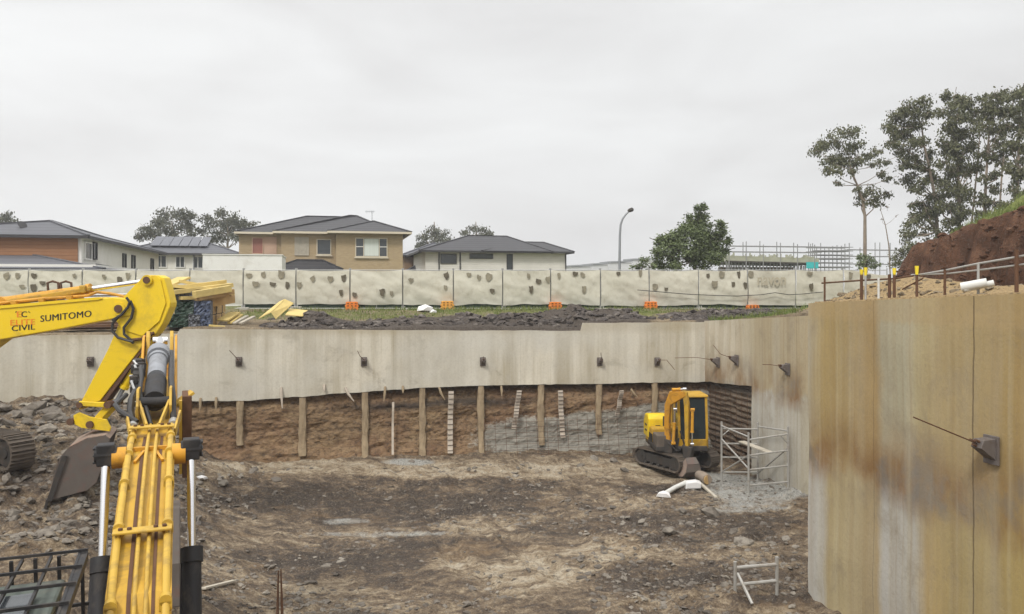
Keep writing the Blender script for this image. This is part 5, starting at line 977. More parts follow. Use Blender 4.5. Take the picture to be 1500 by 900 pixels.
def cab(t, x0, x1, y0, y1, z0, z1, paint, glass='glass', sill=.35):
    zs = z0 + (z1 - z0) * sill; p = .045 * (z1 - z0); m = MB(); sl = .12 * (x1 - x0)
    base = [(x0, z0), (x1, z0), (x1, zs), (x1 - sl, z1 - p), (x0, z1 - p)]
    m.box(((x0 + x1) / 2, (y0 + y1) / 2, z0 + .04), (x1 - x0, y1 - y0, .08))
    for y in (y0 + p / 2, y1 - p / 2):
        m.bar((x1 - p / 2, y, z0), (x1 - p / 2, y, zs), p, p); m.bar((x1 - p / 2, y, zs), (x1 - sl - p / 2, y, z1 - p / 2), p, p, (1, 0, 0)); m.bar((x0 + p / 2, y, z0), (x0 + p / 2, y, z1 - p / 2), p, p, (1, 0, 0)); m.bar(((x0 * .6 + x1 * .4), y, z0), (x0 * .6 + x1 * .4, y, z1 - p / 2), p, p, (1, 0, 0))
        m.bar((x0, y, zs), (x0 * .6 + x1 * .4, y, zs), p, p); m.box(((x0 + x0 * .6 + x1 * .4) / 2, y, (z0 + zs) / 2), ((x1 - x0) * .4, p * .6, zs - z0))
    m.box((x1 - p / 2, (y0 + y1) / 2, z0 + (zs - z0) * .25), (p, y1 - y0, (zs - z0) * .5))
    m.box((x0 + p / 2, (y0 + y1) / 2, (z0 + zs) / 2), (p * .8, y1 - y0, zs - z0))
    c = m.build('cab', paint, t, False, False, .012)
    m = MB(); m.prism([(x0 - .03, y0 - .03, z1 - p), (x1 - sl + .06, y0 - .03, z1 - p), (x1 - sl + .02, y0 - .03, z1), (x0, y0 - .03, z1 + .02)], (0, y1 - y0 + .06, 0)); m.build('cab_roof', 'roofpaint' if paint == 'greysteel' else paint, c, False, False, .03)
    g = MB(); e = p * .5
    g.prism([(x1 - e, y0 + p, z0 + (zs - z0) * .5), (x1 - e, y0 + p, zs), (x1 - sl - e, y0 + p, z1 - p), (x1 - sl - e - .015, y0 + p, z1 - p), (x1 - e - .015, y0 + p, zs), (x1 - e - .015, y0 + p, z0 + (zs - z0) * .5)], (0, y1 - y0 - 2 * p, 0)); g.build('windscreen', glass, c)
    for y in (y0 + e, y1 - e):
        g = MB(); xm = x0 * .6 + x1 * .4; g.prism([(xm + p / 2, y - .006, z0 + .1), (x1 - p, y - .006, z0 + .1), (x1 - p, y - .006, zs), (x1 - sl - p, y - .006, z1 - p), (xm + p / 2, y - .006, z1 - p)], (0, .012, 0))
        g.prism([(x0 + p, y - .006, zs), (xm - p / 2, y - .006, zs), (xm - p / 2, y - .006, z1 - p), (x0 + p, y - .006, z1 - p)], (0, .012, 0)); g.build('side_window', glass, c)
    g = MB(); g.box((x0 + e, (y0 + y1) / 2, (zs + z1 - p) / 2), (.012, y1 - y0 - 2 * p, z1 - p - zs)); g.build('rear_window', glass, c)
    m = MB(); xc = x0 + (x1 - x0) * .35; m.box((xc, (y0 + y1) / 2, z0 + .3), (.4, .4, .5)); m.box((xc - .22, (y0 + y1) / 2, z0 + .75), (.12, .42, .7)); m.build('seat', 'black', c, False, False, .04)
    return c
def body(t, x0, x1, hw, z0, z1, paint, cw='darksteel', tank=None):
    m = MB(); m.box(((x0 + x1) / 2, 0, z0 + .08), (x1 - x0, 2 * hw, .16)); m.build('deck_frame', 'darksteel', t, False, False, .02)
    m = MB(); n = 8; pl = [(x0 - .02 - .28 * math.cos(math.pi * (k / n - .5)) * 1.0, -hw + 2 * hw * k / n) for k in range(n + 1)]
    m.prism([(x, y, z0) for x, y in pl] + [(x0 + .45, hw, z0), (x0 + .45, -hw, z0)], (0, 0, (z1 - z0) * .92)); m.build('counterweight', cw, t, False, True, .05)
    m = MB(); m.box(((x0 + .46 + x1 * .1) / 2, 0, (z0 + .16 + z1) / 2), (x1 * .1 - x0 - .46, 2 * hw, z1 - z0 - .17)); m.build('engine_cover', paint, t, False, False, .06)
    m = MB()
    for k in range(6): m.box((x0 + .6 + k * .12, -hw - .005, (z0 + z1) / 2), (.05, .02, (z1 - z0) * .4))
    m.build('louvre', 'black', t)
    m = MB(); m.box((x1 * .55, -hw * .62, (z0 + z1) / 2 - .05), (x1 * .85, hw * .7, (z1 - z0) * .75)); m.build('tank', tank or paint, t, False, False, .04)
    m = MB(); m.cyl((x0 + .7, -hw * .4, z1), (x0 + .7, -hw * .4, z1 + .35), .05, 10); m.build('exhaust', 'darksteel', t, False, True)
def ram(t, a, b, r, frac, paint, rod='chrome', nm='hydraulic_cylinder'):
    a, b = Vector(a), Vector(b); m = MB(); c = a.lerp(b, frac); d = (b - a).normalized(); m.tube([a, c], r, 14); m.tube([c - d * r * .7, c + d * r * .2], r * 1.22, 14); m.cyl(a + Vector((0, r * 1.2, 0)), a - Vector((0, r * 1.2, 0)), r * 1.1, 12); o = m.build(nm, paint, t, False, True)
    m = MB(); m.tube([c, b], r * .55, 12); m.cyl(b + Vector((0, r * 1.1, 0)), b - Vector((0, r * 1.1, 0)), r * .95, 12); m.build('piston_rod', rod, o, False, True); return o
def bucket_mb(prof, y0, y1, th=.03, extra=()):
    """Open bucket: curved shell along prof plus two side plates."""
    m = MB(); m.mi = 1; n = len(prof); A_ = [Vector((x, y0, z)) for x, z in prof]; B_ = [Vector((x, y1, z)) for x, z in prof]; c = sum(A_, Vector()) / n; c.y = 0
    for i in range(n - 1):
        v = [A_[i], A_[i + 1], B_[i + 1], B_[i]]; nn = (v[1] - v[0]).cross(v[3] - v[0]).normalized() * th; m.add(v + [p + nn for p in v], [(0, 1, 2, 3), (7, 6, 5, 4), (0, 4, 5, 1), (1, 5, 6, 2), (2, 6, 7, 3), (3, 7, 4, 0)])
    m.mi = 0
    for S, s, y in ((A_, 1, y0), (B_, -1, y1)): m.prism(S + [Vector((x, y, z)) for x, z in extra], (0, s * th, 0))
    return m

# ---- small yellow excavator in the back corner
mz = 0.12; mini = thing('excavator', 'small yellow tracked excavator with dark cab parked in the back right corner', 'excavator', (6.0, 29.35, mz), R(-88))
undercarriage(mini, 2.35, .58, .42, 1.55, R(30), 36)
body(mini, -1.05, .85, .92, .66, 1.36, 'yellow', 'yellow', 'mudsteel')
m = MB(); m.prism([(-1.28, -.95, .9), (-.35, -.95, .9), (-.35, -.95, 1.62), (-.55, -.95, 1.78), (-1.05, -.95, 1.74), (-1.28, -.95, 1.45)], (0, .75, 0)); eb = m.build('engine_bonnet', 'lemon', mini, False, False, .06)
m = MB()
for zz in (1.15, 1.35): m.box((-.36, -.6, zz), (.03, .18, .07)); m.box((-.8, -.955, zz), (.3, .02, .06))
m.build('bonnet_vent', 'black', eb)
cab(mini, -.45, .72, -.10, .98, .72, 2.62, 'yellow')
def rot_y(a): return Matrix.Rotation(a, 3, 'Z')
SW = rot_y(R(52)); SB = Vector((.75, -.52, 0))
def sw(x, y, z): return SB + SW @ Vector((x - .75, y, z))
m = MB(); m.prism([sw(.62, -.13, .62), sw(1.0, -.13, .62), sw(1.05, -.13, 1.05), sw(.7, -.13, 1.1)], SW @ Vector((0, .26, 0))); m.build('swing_post', 'darksteel', mini, False, False, .02)
m = MB(); m.prism([sw(.72, -.09, .85), sw(.92, -.09, .92), sw(.86, -.09, 1.7), sw(.92, -.09, 2.3), sw(1.5, -.09, 2.66), sw(1.46, -.09, 2.82), sw(.88, -.09, 2.78), sw(.70, -.09, 2.3), sw(.68, -.09, 1.5)], SW @ Vector((0, .18, 0))); m.build('boom', 'dirtamber', mini, False, False, .02)
m = MB(); m.prism([sw(1.36, -.07, 2.85), sw(1.52, -.07, 2.8), sw(1.60, -.07, 2.4), sw(1.58, -.07, .85), sw(1.47, -.07, .85), sw(1.43, -.07, 2.3)], SW @ Vector((0, .15, 0))); m.build('arm', 'yellow', mini, False, False, .02)
for a, b, fr in ((sw(1.1, -.22, 1.0), sw(1.16, -.22, 2.2), .6), (sw(1.02, 0, 2.85), sw(1.42, 0, 2.9), .6), (sw(1.72, 0, 2.2), sw(1.70, 0, 1.0), .65)): ram(mini, a, b, .055, fr, 'amber')
m = MB(); m.tube([sw(.9, .15, 1.0), sw(1.2, .2, .7), sw(1.35, .15, .95), sw(1.2, .15, 1.4)], .03, 6); m.tube([sw(.9, -.18, 1.0), sw(1.25, -.25, .75), sw(1.3, -.2, 1.2)], .03, 6); m.build('hose', 'hose', mini, False, True)
m = MB(); m.prism([sw(1.38, -.13, .95), sw(1.75, -.13, .9), sw(1.7, -.13, .5), sw(1.42, -.13, .52)], SW @ Vector((0, .26, 0))); m.build('coupler', 'darksteel', mini, False, False, .02)
bm_ = bucket_mb([(1.70, .62), (1.88, .42), (1.90, .18), (1.72, 0.0), (1.45, -.04), (1.22, .06)], -.30, .30); bm_.v = [Vector((v.x, v.y * (1.08 - .75 * max(0, v.z)), v.z)) for v in bm_.v]; bm_.v = [sw(1.55, 0, .3) + rot_y(R(12)) @ (v - Vector((1.55, 0, .3))) for v in bm_.v]; bm_.v = [v + Vector((.12, 0, -.06)) for v in bm_.v]; bk = bm_.build('bucket', ['bucketdirt', 'buckets'], mini)
m = MB(); [m.bar(*[sw(1.55, 0, .3) + rot_y(R(12)) @ (Vector(v) - Vector((1.55, 0, .3))) for v in ((1.24, y, .06), (1.08, y, .12))], .06, .04) for y in (-.25, -.08, .08, .25)]; m.build('bucket_teeth', 'darksteel', bk)
m = MB(); zb = .28; m.box(rot_y(R(30)) @ Vector((-1.42, 0, zb)), (.06, 1.7, .36), rot_y(R(30))); [m.bar(rot_y(R(30)) @ Vector((-.7, y, .3)), rot_y(R(30)) @ Vector((-1.4, y, .25)), .1, .12) for y in (-.4, .4)]; m.build('blade', 'mudsteel', mini, False, False, .01)

# ---- lemon yellow excavator on the rubble, reaching in from the left
SD = 20.3; sx0, sg = -14.6, 1.93
ex = thing('excavator', 'lemon yellow excavator on the rubble heap, boom reaching in from the left', 'excavator', (sx0, SD, sg), 0)
def S5(zx, zy): return (zx / 3.2156, 380 + zy / 3.2156)
def SL(px, py, y): # local point on the plane local y (towards/away from camera) seen in that pixel
    w = P(px, py, SD + y); return Vector((w.x - sx0, y, w.z - sg))
def plate(pts, y0, y1, name, mat, par, bevel=.02): m = MB(); m.prism([SL(a, b, y0) for a, b in pts], (0, y1 - y0, 0)); return m.build(name, mat, par, False, False, bevel)
undercarriage(ex, 3.8, .86, .6, 2.3, R(-30), 44)
body(ex, -3.6, .3, 1.3, 1.05, 2.2, 'lemon'); cab(ex, -1.9, -.15, .25, 1.25, 1.1, 2.95, 'lemon')
HB = .27
boomp = [(-95, 575), (-70, 500), (-45, 470), (0, 450.5), (62, 444), (143, 437.5), (165, 435.5), (187, 438), (196, 445), (197, 455), (190, 463), (174, 466), (149, 470.5), (93, 481.5), (0, 498), (-30, 520), (-60, 590), (-82, 600)]
bo = plate(boomp, -HB, HB, 'boom', 'lemon', ex, .025)
m = MB(); m.prism([SL(x, y, -HB - .03) for x, y in ((-2, 448), (143, 435.5), (150, 437.5), (143, 439.5), (-2, 452.5))], (0, HB * 2 + .06, 0)); m.build('top_flange', 'lemon', bo)
m = MB(); [m.tube([SL(-20, 452, y) + Vector((0, 0, .1)), SL(62, 442.5, y) + Vector((0, 0, .08)), SL(128, 437.5, y) + Vector((0, 0, .07)), SL(142, 434, y) + Vector((0, 0, .1)), SL(160, 433.5, y) + Vector((0, 0, .06)), SL(190, 439, y) + Vector((0, 0, .05))], .035, 8) for y in (-.2, .2)]; m.build('hydraulic_pipe', 'amber', bo, False, True)
for x, y in ((30, 446.5), (70, 443), (110, 439.5)): m = MB(); m.box(SL(x, y, 0) + Vector((0, 0, .06)), (.14, .6, .1)); m.build('pipe_clamp', 'amber', bo, False, False, .01)
for body_, mat, x0_, y0_, wd_, ht_, ang, bold in (('SUMITOMO', 'blackletter', 59, 472, 75, 9.5, 6.0, .009), ('ELITE', 'orangeletter', 15, 477, 36, 8, 2.5, .009), ('CIVIL', 'blackletter', 17, 485.5, 34, 8, 4.5, .009), ('E', 'orangeletter', 24.5, 465, 7, 8.5, 2, .04), ('C', 'blackletter', 31, 465, 8, 8.5, 2, .04)):
    k = (SD - HB) / F; vs, fs = text_mesh(body_, wd_ * k, ht_ * k, 0.0); b = SL(x0_, y0_, -HB - .005); ca, sa = math.cos(R(ang)), math.sin(R(ang)); m = MB(); [m.add([b + Vector(((x + e_ * .011) * ca, -.001 * e_, x * sa + y)) for x, y in vs], fs) for e_ in (0, 1)]; m.build('lettering', mat, bo)
m = MB(); b = SL(22, 457, -HB - .005); m.add([b, b + Vector((.05, 0, .02)), b + Vector((.02, 0, -.03)), SL(41, 455.5, -HB - .005), SL(45, 458.5, -HB - .005), SL(42, 458, -HB - .005)], [(0, 1, 2), (3, 4, 5)]); m.build('emblem_wing', 'blackletter', bo)
# arm (stick), its cylinder, linkage
arm = [S5(*q_) for q_ in ((690, 87), (705, 78), (745, 75), (772, 88), (785, 130), (803, 205), (800, 225), (765, 305), (735, 350), (690, 385), (470, 668), (395, 690), (372, 712), (372, 690), (510, 420), (548, 330), (572, 262), (620, 180))]
ar = plate(arm, -.2, .2, 'arm', 'lemon', ex, .02)
for sgn in (-1, 1):
    m = MB(); m.prism([SL(a, b, 0) + Vector((0, sgn * .21, 0)) for a, b in (S5(600, 180), S5(690, 87), S5(750, 75), S5(775, 95), S5(800, 205), S5(770, 290), S5(690, 360), S5(600, 330), S5(560, 280))], (0, sgn * .025, 0)); m.build('side_plate', 'lemon', ar, False, False, .008)
m = MB(); m.prism([SL(a, b, -.17) + Vector((0, 0, 0)) for a, b in (S5(696, 380), S5(715, 368), S5(500, 668), S5(478, 665))], (0, .34, 0)); m.build('arm_underside', 'rust', ar)
pins = MB()
for q_, r_ in (((716, 99), .085), ((585, 232), .10), ((722, 352), .07), ((362, 757), .085), ((452, 770), .09), ((535, 678), .09), ((405, 680), .075)):
    c = SL(*S5(*q_), 0); pins = MB(); pins.cyl(c + Vector((0, -.33, 0)), c + Vector((0, .33, 0)), r_, 16); pins.build('pin', 'rust', ar, False, True)
for q_, r_ in (((716, 99), .13), ((585, 232), .16)): c = SL(*S5(*q_), 0); m = MB(); m.cyl(c + Vector((0, -.30, 0)), c + Vector((0, .30, 0)), r_, 20); m.build('pin_boss', 'lemon', ar, False, True)
def ramS(a, b, y, r, frac, paint, rod='chrome', par=ex):
    A_, B_ = SL(*a, y), SL(*b, y); return ram(par, A_, B_, r, frac, paint, rod)
rc = ramS((4, 447 - 5), S5(716, 99), 0, .115, .585, 'amber')
m = MB(); m.prism([SL(x, y, -.14) for x, y in ((8, 439), (60, 431), (125, 421), (132, 420), (132, 427), (60, 441), (10, 447))], (0, .28, 0)); m.build('cylinder_guard', 'yellow', rc, False, False, .03)
m = MB(); [m.box(SL(x, y, 0), (.16, .4, .2)) for x, y in ((126, 424),)]; m.build('gland', 'yellow', rc, False, False, .03)
ramS(S5(722, 352), S5(545, 676), .0, .095, .78, 'lemon', 'greysteel')
for sgn in (-1, 1):
    m = MB(); y = sgn * .27; m.bar(SL(*S5(400, 672), 0) + Vector((0, y, 0)), SL(*S5(545, 680), 0) + Vector((0, y, 0)), .05, .13); m.bar(SL(*S5(535, 680), 0) + Vector((0, sgn * .18, 0)), SL(*S5(455, 772), 0) + Vector((0, sgn * .18, 0)), .05, .17); m.build('link', 'lemon', ar, False, False, .02)
cp = [S5(*q_) for q_ in ((345, 735), (372, 722), (420, 742), (500, 755), (520, 795), (515, 812), (490, 808), (385, 795), (350, 778))]
co_ = plate([S5(*q_) for q_ in ((372, 745), (480, 765), (490, 790), (385, 782))], -.2, .2, 'coupler', 'darksteel', ex, .02)
plate(cp, -.27, -.21, 'coupler_plate', 'lemon', co_, .01); plate(cp, .21, .27, 'coupler_plate', 'lemon', co_, .01)
S6 = lambda zx, zy: (zx / 3.2147, 600 + zy / 3.2147)
prof = [SL(*S6(*q_), 0) for q_ in ((525, 120), (505, 102), (430, 112), (355, 150), (318, 195), (292, 290), (268, 385))]
RB = Matrix.Rotation(R(20), 3, 'Z'); bc = SL(*S6(420, 200), 0)
bm_ = bucket_mb([(v.x, v.z) for v in prof], -.72, .72, .035, [(v.x, v.z) for v in (SL(*S6(*q_), 0) for q_ in ((430, 352), (468, 318), (500, 220)))]); bm_.v = [bc + RB @ (v - Vector((bc.x, 0, bc.z)) + Vector((0, 0, 0))) - Vector((0, bc.y, 0)) if False else Vector((bc.x, 0, bc.z)) + RB @ (v - Vector((bc.x, 0, bc.z))) for v in bm_.v]
bk = bm_.build('bucket', ['buckets', 'bucketdirt'], ex, False, False, .01)
m = MB()
for y in (-.6, -.3, 0, .3, .6):
    a = Vector((prof[-1].x, y, prof[-1].z)); b = a + (prof[-1] - prof[-2]).normalized() * .2; m.bar(*[Vector((bc.x, 0, bc.z)) + RB @ (v - Vector((bc.x, 0, bc.z))) for v in (a, b)], .1, .06)
m.build('bucket_teeth', 'darksteel', bk)
for y in (-.745, .745):
    m = MB(); q_ = [Vector((v.x, y, v.z)) for v in (prof[3], prof[4], prof[5])]; ce = Vector((bc.x, y, bc.z)); m.prism([Vector((bc.x, 0, bc.z)) + RB @ (p_ - Vector((bc.x, 0, bc.z))) for p_ in (SL(*S6(330, 185), 0) + Vector((0, y, 0)), SL(*S6(352, 185), 0) + Vector((0, y, 0)), SL(*S6(290, 385), 0) + Vector((0, y, 0)), SL(*S6(268, 385), 0) + Vector((0, y, 0)))], RB @ Vector((0, -.03 if y < 0 else .03, 0))); m.build('cutter_plate', 'darksteel', bk)
m = MB()
for y, pts in ((-.33, ((560, 285), (600, 262), (632, 225), (640, 200), (625, 180))), (-.3, ((640, 195), (655, 230), (645, 275), (610, 320), (612, 350), (640, 375), (655, 392))), (-.32, ((590, 265), (560, 300), (558, 335), (585, 365), (625, 378), (655, 385))), (.3, ((620, 190), (640, 250), (600, 330), (640, 380)))):
    m.tube([SL(*S5(*q_), 0) + Vector((0, y, 0)) for q_ in pts], .035, 7)
m.build('hose', 'hose', ex, False, True)
m = MB(); m.tube([SL(*S5(*q_), 0) + Vector((0, -.24, 0)) for q_ in ((640, 378), (690, 372), (720, 355), (745, 345))], .04, 7); m.tube([SL(*S5(*q_), 0) + Vector((0, -.12, 0)) for q_ in ((690, 380), (655, 440), (560, 560))], .03, 7); m.build('hydraulic_pipe', 'rust', ar, False, True)

# ---- near excavator seen over its cab roof: boom running away from the viewer
AX = Vector((-3.39, 7.3, 0)); HD = Vector((-.379, .925, 0)).normalized(); ng = 1.3; T0 = -1.0
nr = thing('excavator', 'near yellow excavator seen from above its cab, boom running away from the viewer', 'excavator', (*(AX + HD * T0).xy, ng), math.atan2(HD.y, HD.x))
def N(t, s, z): return Vector((t - T0, -s, z - ng))     # t along the boom, s to the right, absolute z
undercarriage(nr, 4.3, .95, .6, 2.4, 0, 46); body(nr, -2.7, 1.2, 1.35, 1.05, 2.1, 'yellow')
cb = cab(nr, T0 * 0 - .45, 1.25, .62, 1.62, 1.15, 2.64, 'greysteel')
m = MB(); zr = ng + 2.68 + .06
for k in range(6): s = -.5 - k * .23; m.bar(N(-1.5, s, zr), N(.42, s - .02, zr), .022, .03)
for t_ in (-1.4, -.95, -.5, -.05, .42): m.bar(N(t_, -.45, zr + .03), N(t_, -1.72, zr + .03), .022, .025)
for s in (-.48, -1.68): m.bar(N(-1.5, s, zr - .03), N(.44, s, zr - .03), .06, .08)
m.build('roof_guard', 'black', cb)
m = MB(); [m.bar(N(.42, -.5 - k * .19, zr), N(.62, -.5 - k * .19, zr - 1.3), .03, .03, (1, 0, 0)) for k in range(7)]; m.bar(N(.5, -.45, zr - .5), N(.5, -1.7, zr - .5), .03, .03); m.build('front_guard', 'black', cb)
m = MB(); m.box(N(-.75, -1.05, ng + 2.682), (.7, .6, .03)); m.build('skylight', 'windowglass', cb)
top = [(-.9, 2.55), (-.3, 3.42), (0, 3.72), (1.3, 4.18), (2.49, 4.50), (4.2, 4.62), (5.2, 4.75), (7.2, 5.0)]; bot = [(7.25, 4.55), (5.2, 4.2), (4.2, 4.0), (2.3, 3.75), (.5, 3.0), (-.4, 2.35)]
m = MB(); m.prism([N(t_, -.245, z) for t_, z in top + bot], N(0, .49, 0) - N(0, 0, 0)); nb = m.build('boom', 'yellow', nr, False, False, .02)
def ztop(t_): return float(np.interp(t_, [a for a, b in top], [b for a, b in top]))
m = MB()
for i in range(1, len(top) - 1): (a, za), (b, zb) = top[i], top[i + 1]; m.prism([N(a, -.275, za - .005), N(b, -.275, zb - .005), N(b, -.275, zb + .02), N(a, -.275, za + .02)], N(0, .55, 0) - N(0, 0, 0))
m.build('top_plate', 'yellow', nb)
def runp(s, t0, t1, h, r, n=12): return [N(t_, s, ztop(t_) + h) for t_ in np.linspace(t0, t1, n)]
for s, r, t1 in ((-.225, .036, 4.1), (.225, .036, 4.1), (-.035, .02, 4.0), (.06, .02, 3.9)):
    m = MB(); m.tube(runp(s, -.6, t1, .075, r), r, 9); m.build('hydraulic_pipe', 'paleyellow', nb, False, True)
for t_ in (-.1, .9, 1.75, 2.45, 3.2):
    for s, r in ((-.225, .055), (.225, .055)): m = MB(); a = N(t_, s, ztop(t_) + .075); m.cyl(a - Vector((.045, 0, 0)), a + Vector((.045, 0, 0)), r, 12); m.box(a - Vector((0, 0, .05)), (.09, .11, .08)); m.build('pipe_clamp', 'paleyellow', nb, False, True)
for t_, hh in ((.75, .13), (3.45, .15)):
    m = MB(); m.box(N(t_, 0, ztop(t_) + hh), (.17, .54, .025)); [m.box(N(t_, s, ztop(t_) + hh / 2), (.12, .03, hh)) for s in (-.22, .22)]; pb = m.build('pipe_bracket', 'paleyellow', nb, False, False, .008); 
    for s in (-.2, -.12, .12, .2): m = MB(); m.cyl(N(t_, s, ztop(t_) + hh), N(t_, s, ztop(t_) + hh + .035), .022, 6); m.build('bolt', 'rust', pb)
m = MB(); m.box(N(2.75, 0, ztop(2.75) + .03), (.06, .4, .07)); [m.bar(N(2.3, s, ztop(2.3) + .04), N(2.6, s * .4, ztop(2.6) + .05), .03, .03) for s in (-.15, .15)]; m.build('cross_strap', 'amber', nb)
m = MB(); [m.prism([N(t0_, s_, ztop(t0_) + .026), N(t1_, s_, ztop(t1_) + .026), N(t1_, s_ + w_, ztop(t1_) + .026), N(t0_, s_ + w_, ztop(t0_) + .026)], (0, 0, .004)) for t0_, t1_ in ((-.3, 0), (0, 1.3), (1.3, 2.49), (2.49, 3.4)) for s_, w_ in ((-.10, .035), (.105, .03))]; m.build('pipe_gap_shade', 'rust', nb); m = MB(); pc = N(2.49, 0, 4.55); m.cyl(N(2.49, -.40, 4.52), N(2.49, -.25, 4.52), .125, 20); m.build('cross_tube', 'amber', nb, False, True); m = MB(); m.cyl(N(2.49, .25, 4.52), N(2.49, .40, 4.52), .125, 20); m.build('cross_tube', 'amber', nb, False, True)  # thin dark strips on the boom top stand in for shade between pipes
for s in (-.465, .465):
    a = N(2.49, s, 4.57); m = MB(); m.box(a, (.2, .19, .25)); m.cyl(a - Vector((0, .12, 0)), a + Vector((0, .12, 0)), .105, 16); [m.box(a + Vector((.02, -math.copysign(.12, s), k)), (.2, .03, .03)) for k in (-.08, 0, .08)]
    b = N(2.03, s, 3.45); c = N(1.3, s, 1.95)
    o_ = m.build('boom_cylinder', 'black', nr, False, False, .02); m = MB(); m.tube([a, b], .049, 14); m.build('piston_rod', 'chrome', o_, False, True)
    m = MB(); m.tube([b + (b - c).normalized() * .05, b - (b - c).normalized() * .12], .125, 16); m.tube([b, c], .105, 16); m.tube([b + Vector((.0, .1, 0)), c + Vector((0, .13, 0))], .018, 6); m.build('cylinder_barrel', 'black', o_, False, True)
# arm cylinder on top of the boom
A0, A1, A2, A3, A4 = N(4.35, 0, 4.93), N(5.15, 0, 5.12), N(5.3, 0, 5.16), N(6.6, 0, 5.47), N(7.5, 0, 5.60)
m = MB(); m.tube([A0, A1], .15, 18); m.cyl(A0 + Vector((-.05, .2, 0)), A0 + Vector((-.05, -.2, 0)), .07, 14); ac = m.build('arm_cylinder', 'black', nr, False, True)
m = MB(); m.tube([A2, A3], .135, 18); m.tube([A3 - (A3 - A2).normalized() * .32, A3 - (A3 - A2).normalized() * .05], .175, 18); m.tube([A3 - (A3 - A2).normalized() * .5, A3 - (A3 - A2).normalized() * .4], .155, 18); m.build('cylinder_barrel', 'greysteel', ac, False, True)
m = MB(); m.tube([A3, A4], .075, 14); m.cyl(A4 + Vector((0, .12, 0)), A4 - Vector((0, .12, 0)), .07, 14); m.build('piston_rod', 'chrome', ac, False, True)
for s in (-.21, .21):
    m = MB(); m.prism([N(4.15, s - .018, 4.6), N(4.95, s - .018, 4.7), N(4.75, s - .018, 5.1), N(4.3, s - .018, 5.12), N(4.1, s - .018, 4.9)], N(0, .036, 0) - N(0, 0, 0)); m.build('cylinder_lug', 'paleyellow', nb, False, False, .008)
# arm beyond the boom nose
for s in (-.19, .19): m = MB(); m.prism([N(6.9, s - .03, 4.7), N(7.3, s - .03, 5.68), N(7.4, s - .03, 5.78), N(7.6, s - .03, 5.74), N(7.72, s - .03, 4.7)], N(0, .06, 0) - N(0, 0, 0)); m.build('arm_lug', 'paleyellow', nr, False, False, .015)
m = MB(); m.prism([N(6.75, -.2, 4.75), N(7.1, -.2, 5.0), N(7.4, -.2, 5.2), N(7.62, -.2, 5.2), N(7.75, -.2, 4.7), N(7.4, -.2, 2.4), N(7.1, -.2, 2.4), N(6.85, -.2, 4.3)], N(0, .4, 0) - N(0, 0, 0)); na = m.build('arm', 'amber', nr, False, False, .02)
for s in (-.26, .26): m = MB(); m.prism([N(5.4, s - .02, 4.72), N(6.6, s - .02, 5.2), N(7.3, s - .02, 5.68), N(7.62, s - .02, 5.7), N(7.6, s - .02, 4.6), N(6.6, s - .02, 4.4)], N(0, .04, 0) - N(0, 0, 0)); m.build('nose_plate', 'amber', nb, False, False, .01)
m = MB(); m.prism([N(7.0, -.33, 2.75), N(7.7, -.33, 2.7), N(7.8, -.33, 1.8), N(7.3, -.33, 1.1), N(6.5, -.33, 1.2), N(6.6, -.33, 1.9)], N(0, .66, 0) - N(0, 0, 0)); m.build('bucket', 'buckets', nr, False, False, .02)
m = MB(); m.prism([N(4.35, .36, 4.98), N(4.75, .36, 5.02), N(4.8, .36, 3.85), N(4.5, .36, 3.78)], N(0, .13, 0) - N(0, 0, 0)); gp = m.build('side_guard', 'rust', nb, False, False, .01)
m = MB(); m.bar(N(4.5, .2, 4.80), N(4.55, .5, 5.02), .30, .035); m.bar(N(4.32, .34, 4.93), N(4.5, .34, 3.85), .05, .04, (0, 1, 0)); m.build('guard_edge', 'paleyellow', gp)
m = MB(); [m.tube(pts, r, 7) for pts, r in (
    ([N(3.95, -.25, ztop(3.95) + .07), N(4.2, -.30, 4.82), N(4.5, -.30, 4.95), N(4.85, -.27, 5.02), N(5.5, -.23, 5.12), N(6.3, -.22, 5.28)], .05), ([N(4.0, .25, ztop(4) + .08), N(4.4, .24, 4.95), N(5.0, .21, 5.15), N(6.2, .2, 5.38), N(6.7, .19, 5.45)], .045),
    ([N(3.9, -.03, ztop(3.9) + .07), N(4.2, -.1, 4.85), N(4.6, -.2, 5.02), N(5.1, -.2, 5.2), N(5.8, -.24, 5.3)], .03), ([N(3.9, -.2, 4.72), N(4.1, -.42, 4.85), N(4.4, -.5, 4.9), N(4.7, -.38, 5.0)], .035))]; m.build('hose', 'hose', nr, False, True)
m = MB(); rg = np.random.default_rng(3)
for k in range(16): t_ = 4.9 + k * .11; m.box(N(t_, -.28 + rg.normal() * .03, 5.02 + (t_ - 4.9) * .2 + rg.normal() * .03), (.08, .09 + .05 * rg.random(), .08 + .08 * rg.random()))
m.build('valve_block', 'darksteel', nb, False, False, .01)
m = MB(); [m.tube([N(4.8 + k * .33, -.26, 5.0 + k * .06), N(5.0 + k * .3, -.33 - .03 * (k % 3), 5.16 + k * .05), N(5.35 + k * .36, -.28, 5.12 + k * .05)], .018, 6) for k in (0, 1, 3, 4)]; m.build('valve_pipe', 'galv', nb, False, True)
m = MB(); [m.cyl(N(3.8, s, ztop(3.8) + .075), N(4.0, s, ztop(4.0) + .08), .062, 12) for s in (-.25, .25)]; m.build('hose_union', 'galv', nb, False, True)
m = MB(); [m.bar(N(3.6, s, ztop(3.6) + .02), N(4.1, s * 1.25, ztop(4.1) + .16), .03, .12) for s in (-.27, .27)]; [m.bar(N(3.75, s * .3, 4.68), N(4.3, s * .75, 4.95), .03, .08) for s in (-.27, .27)]; m.build('hose_bracket', 'paleyellow', nb, False, False, .006)

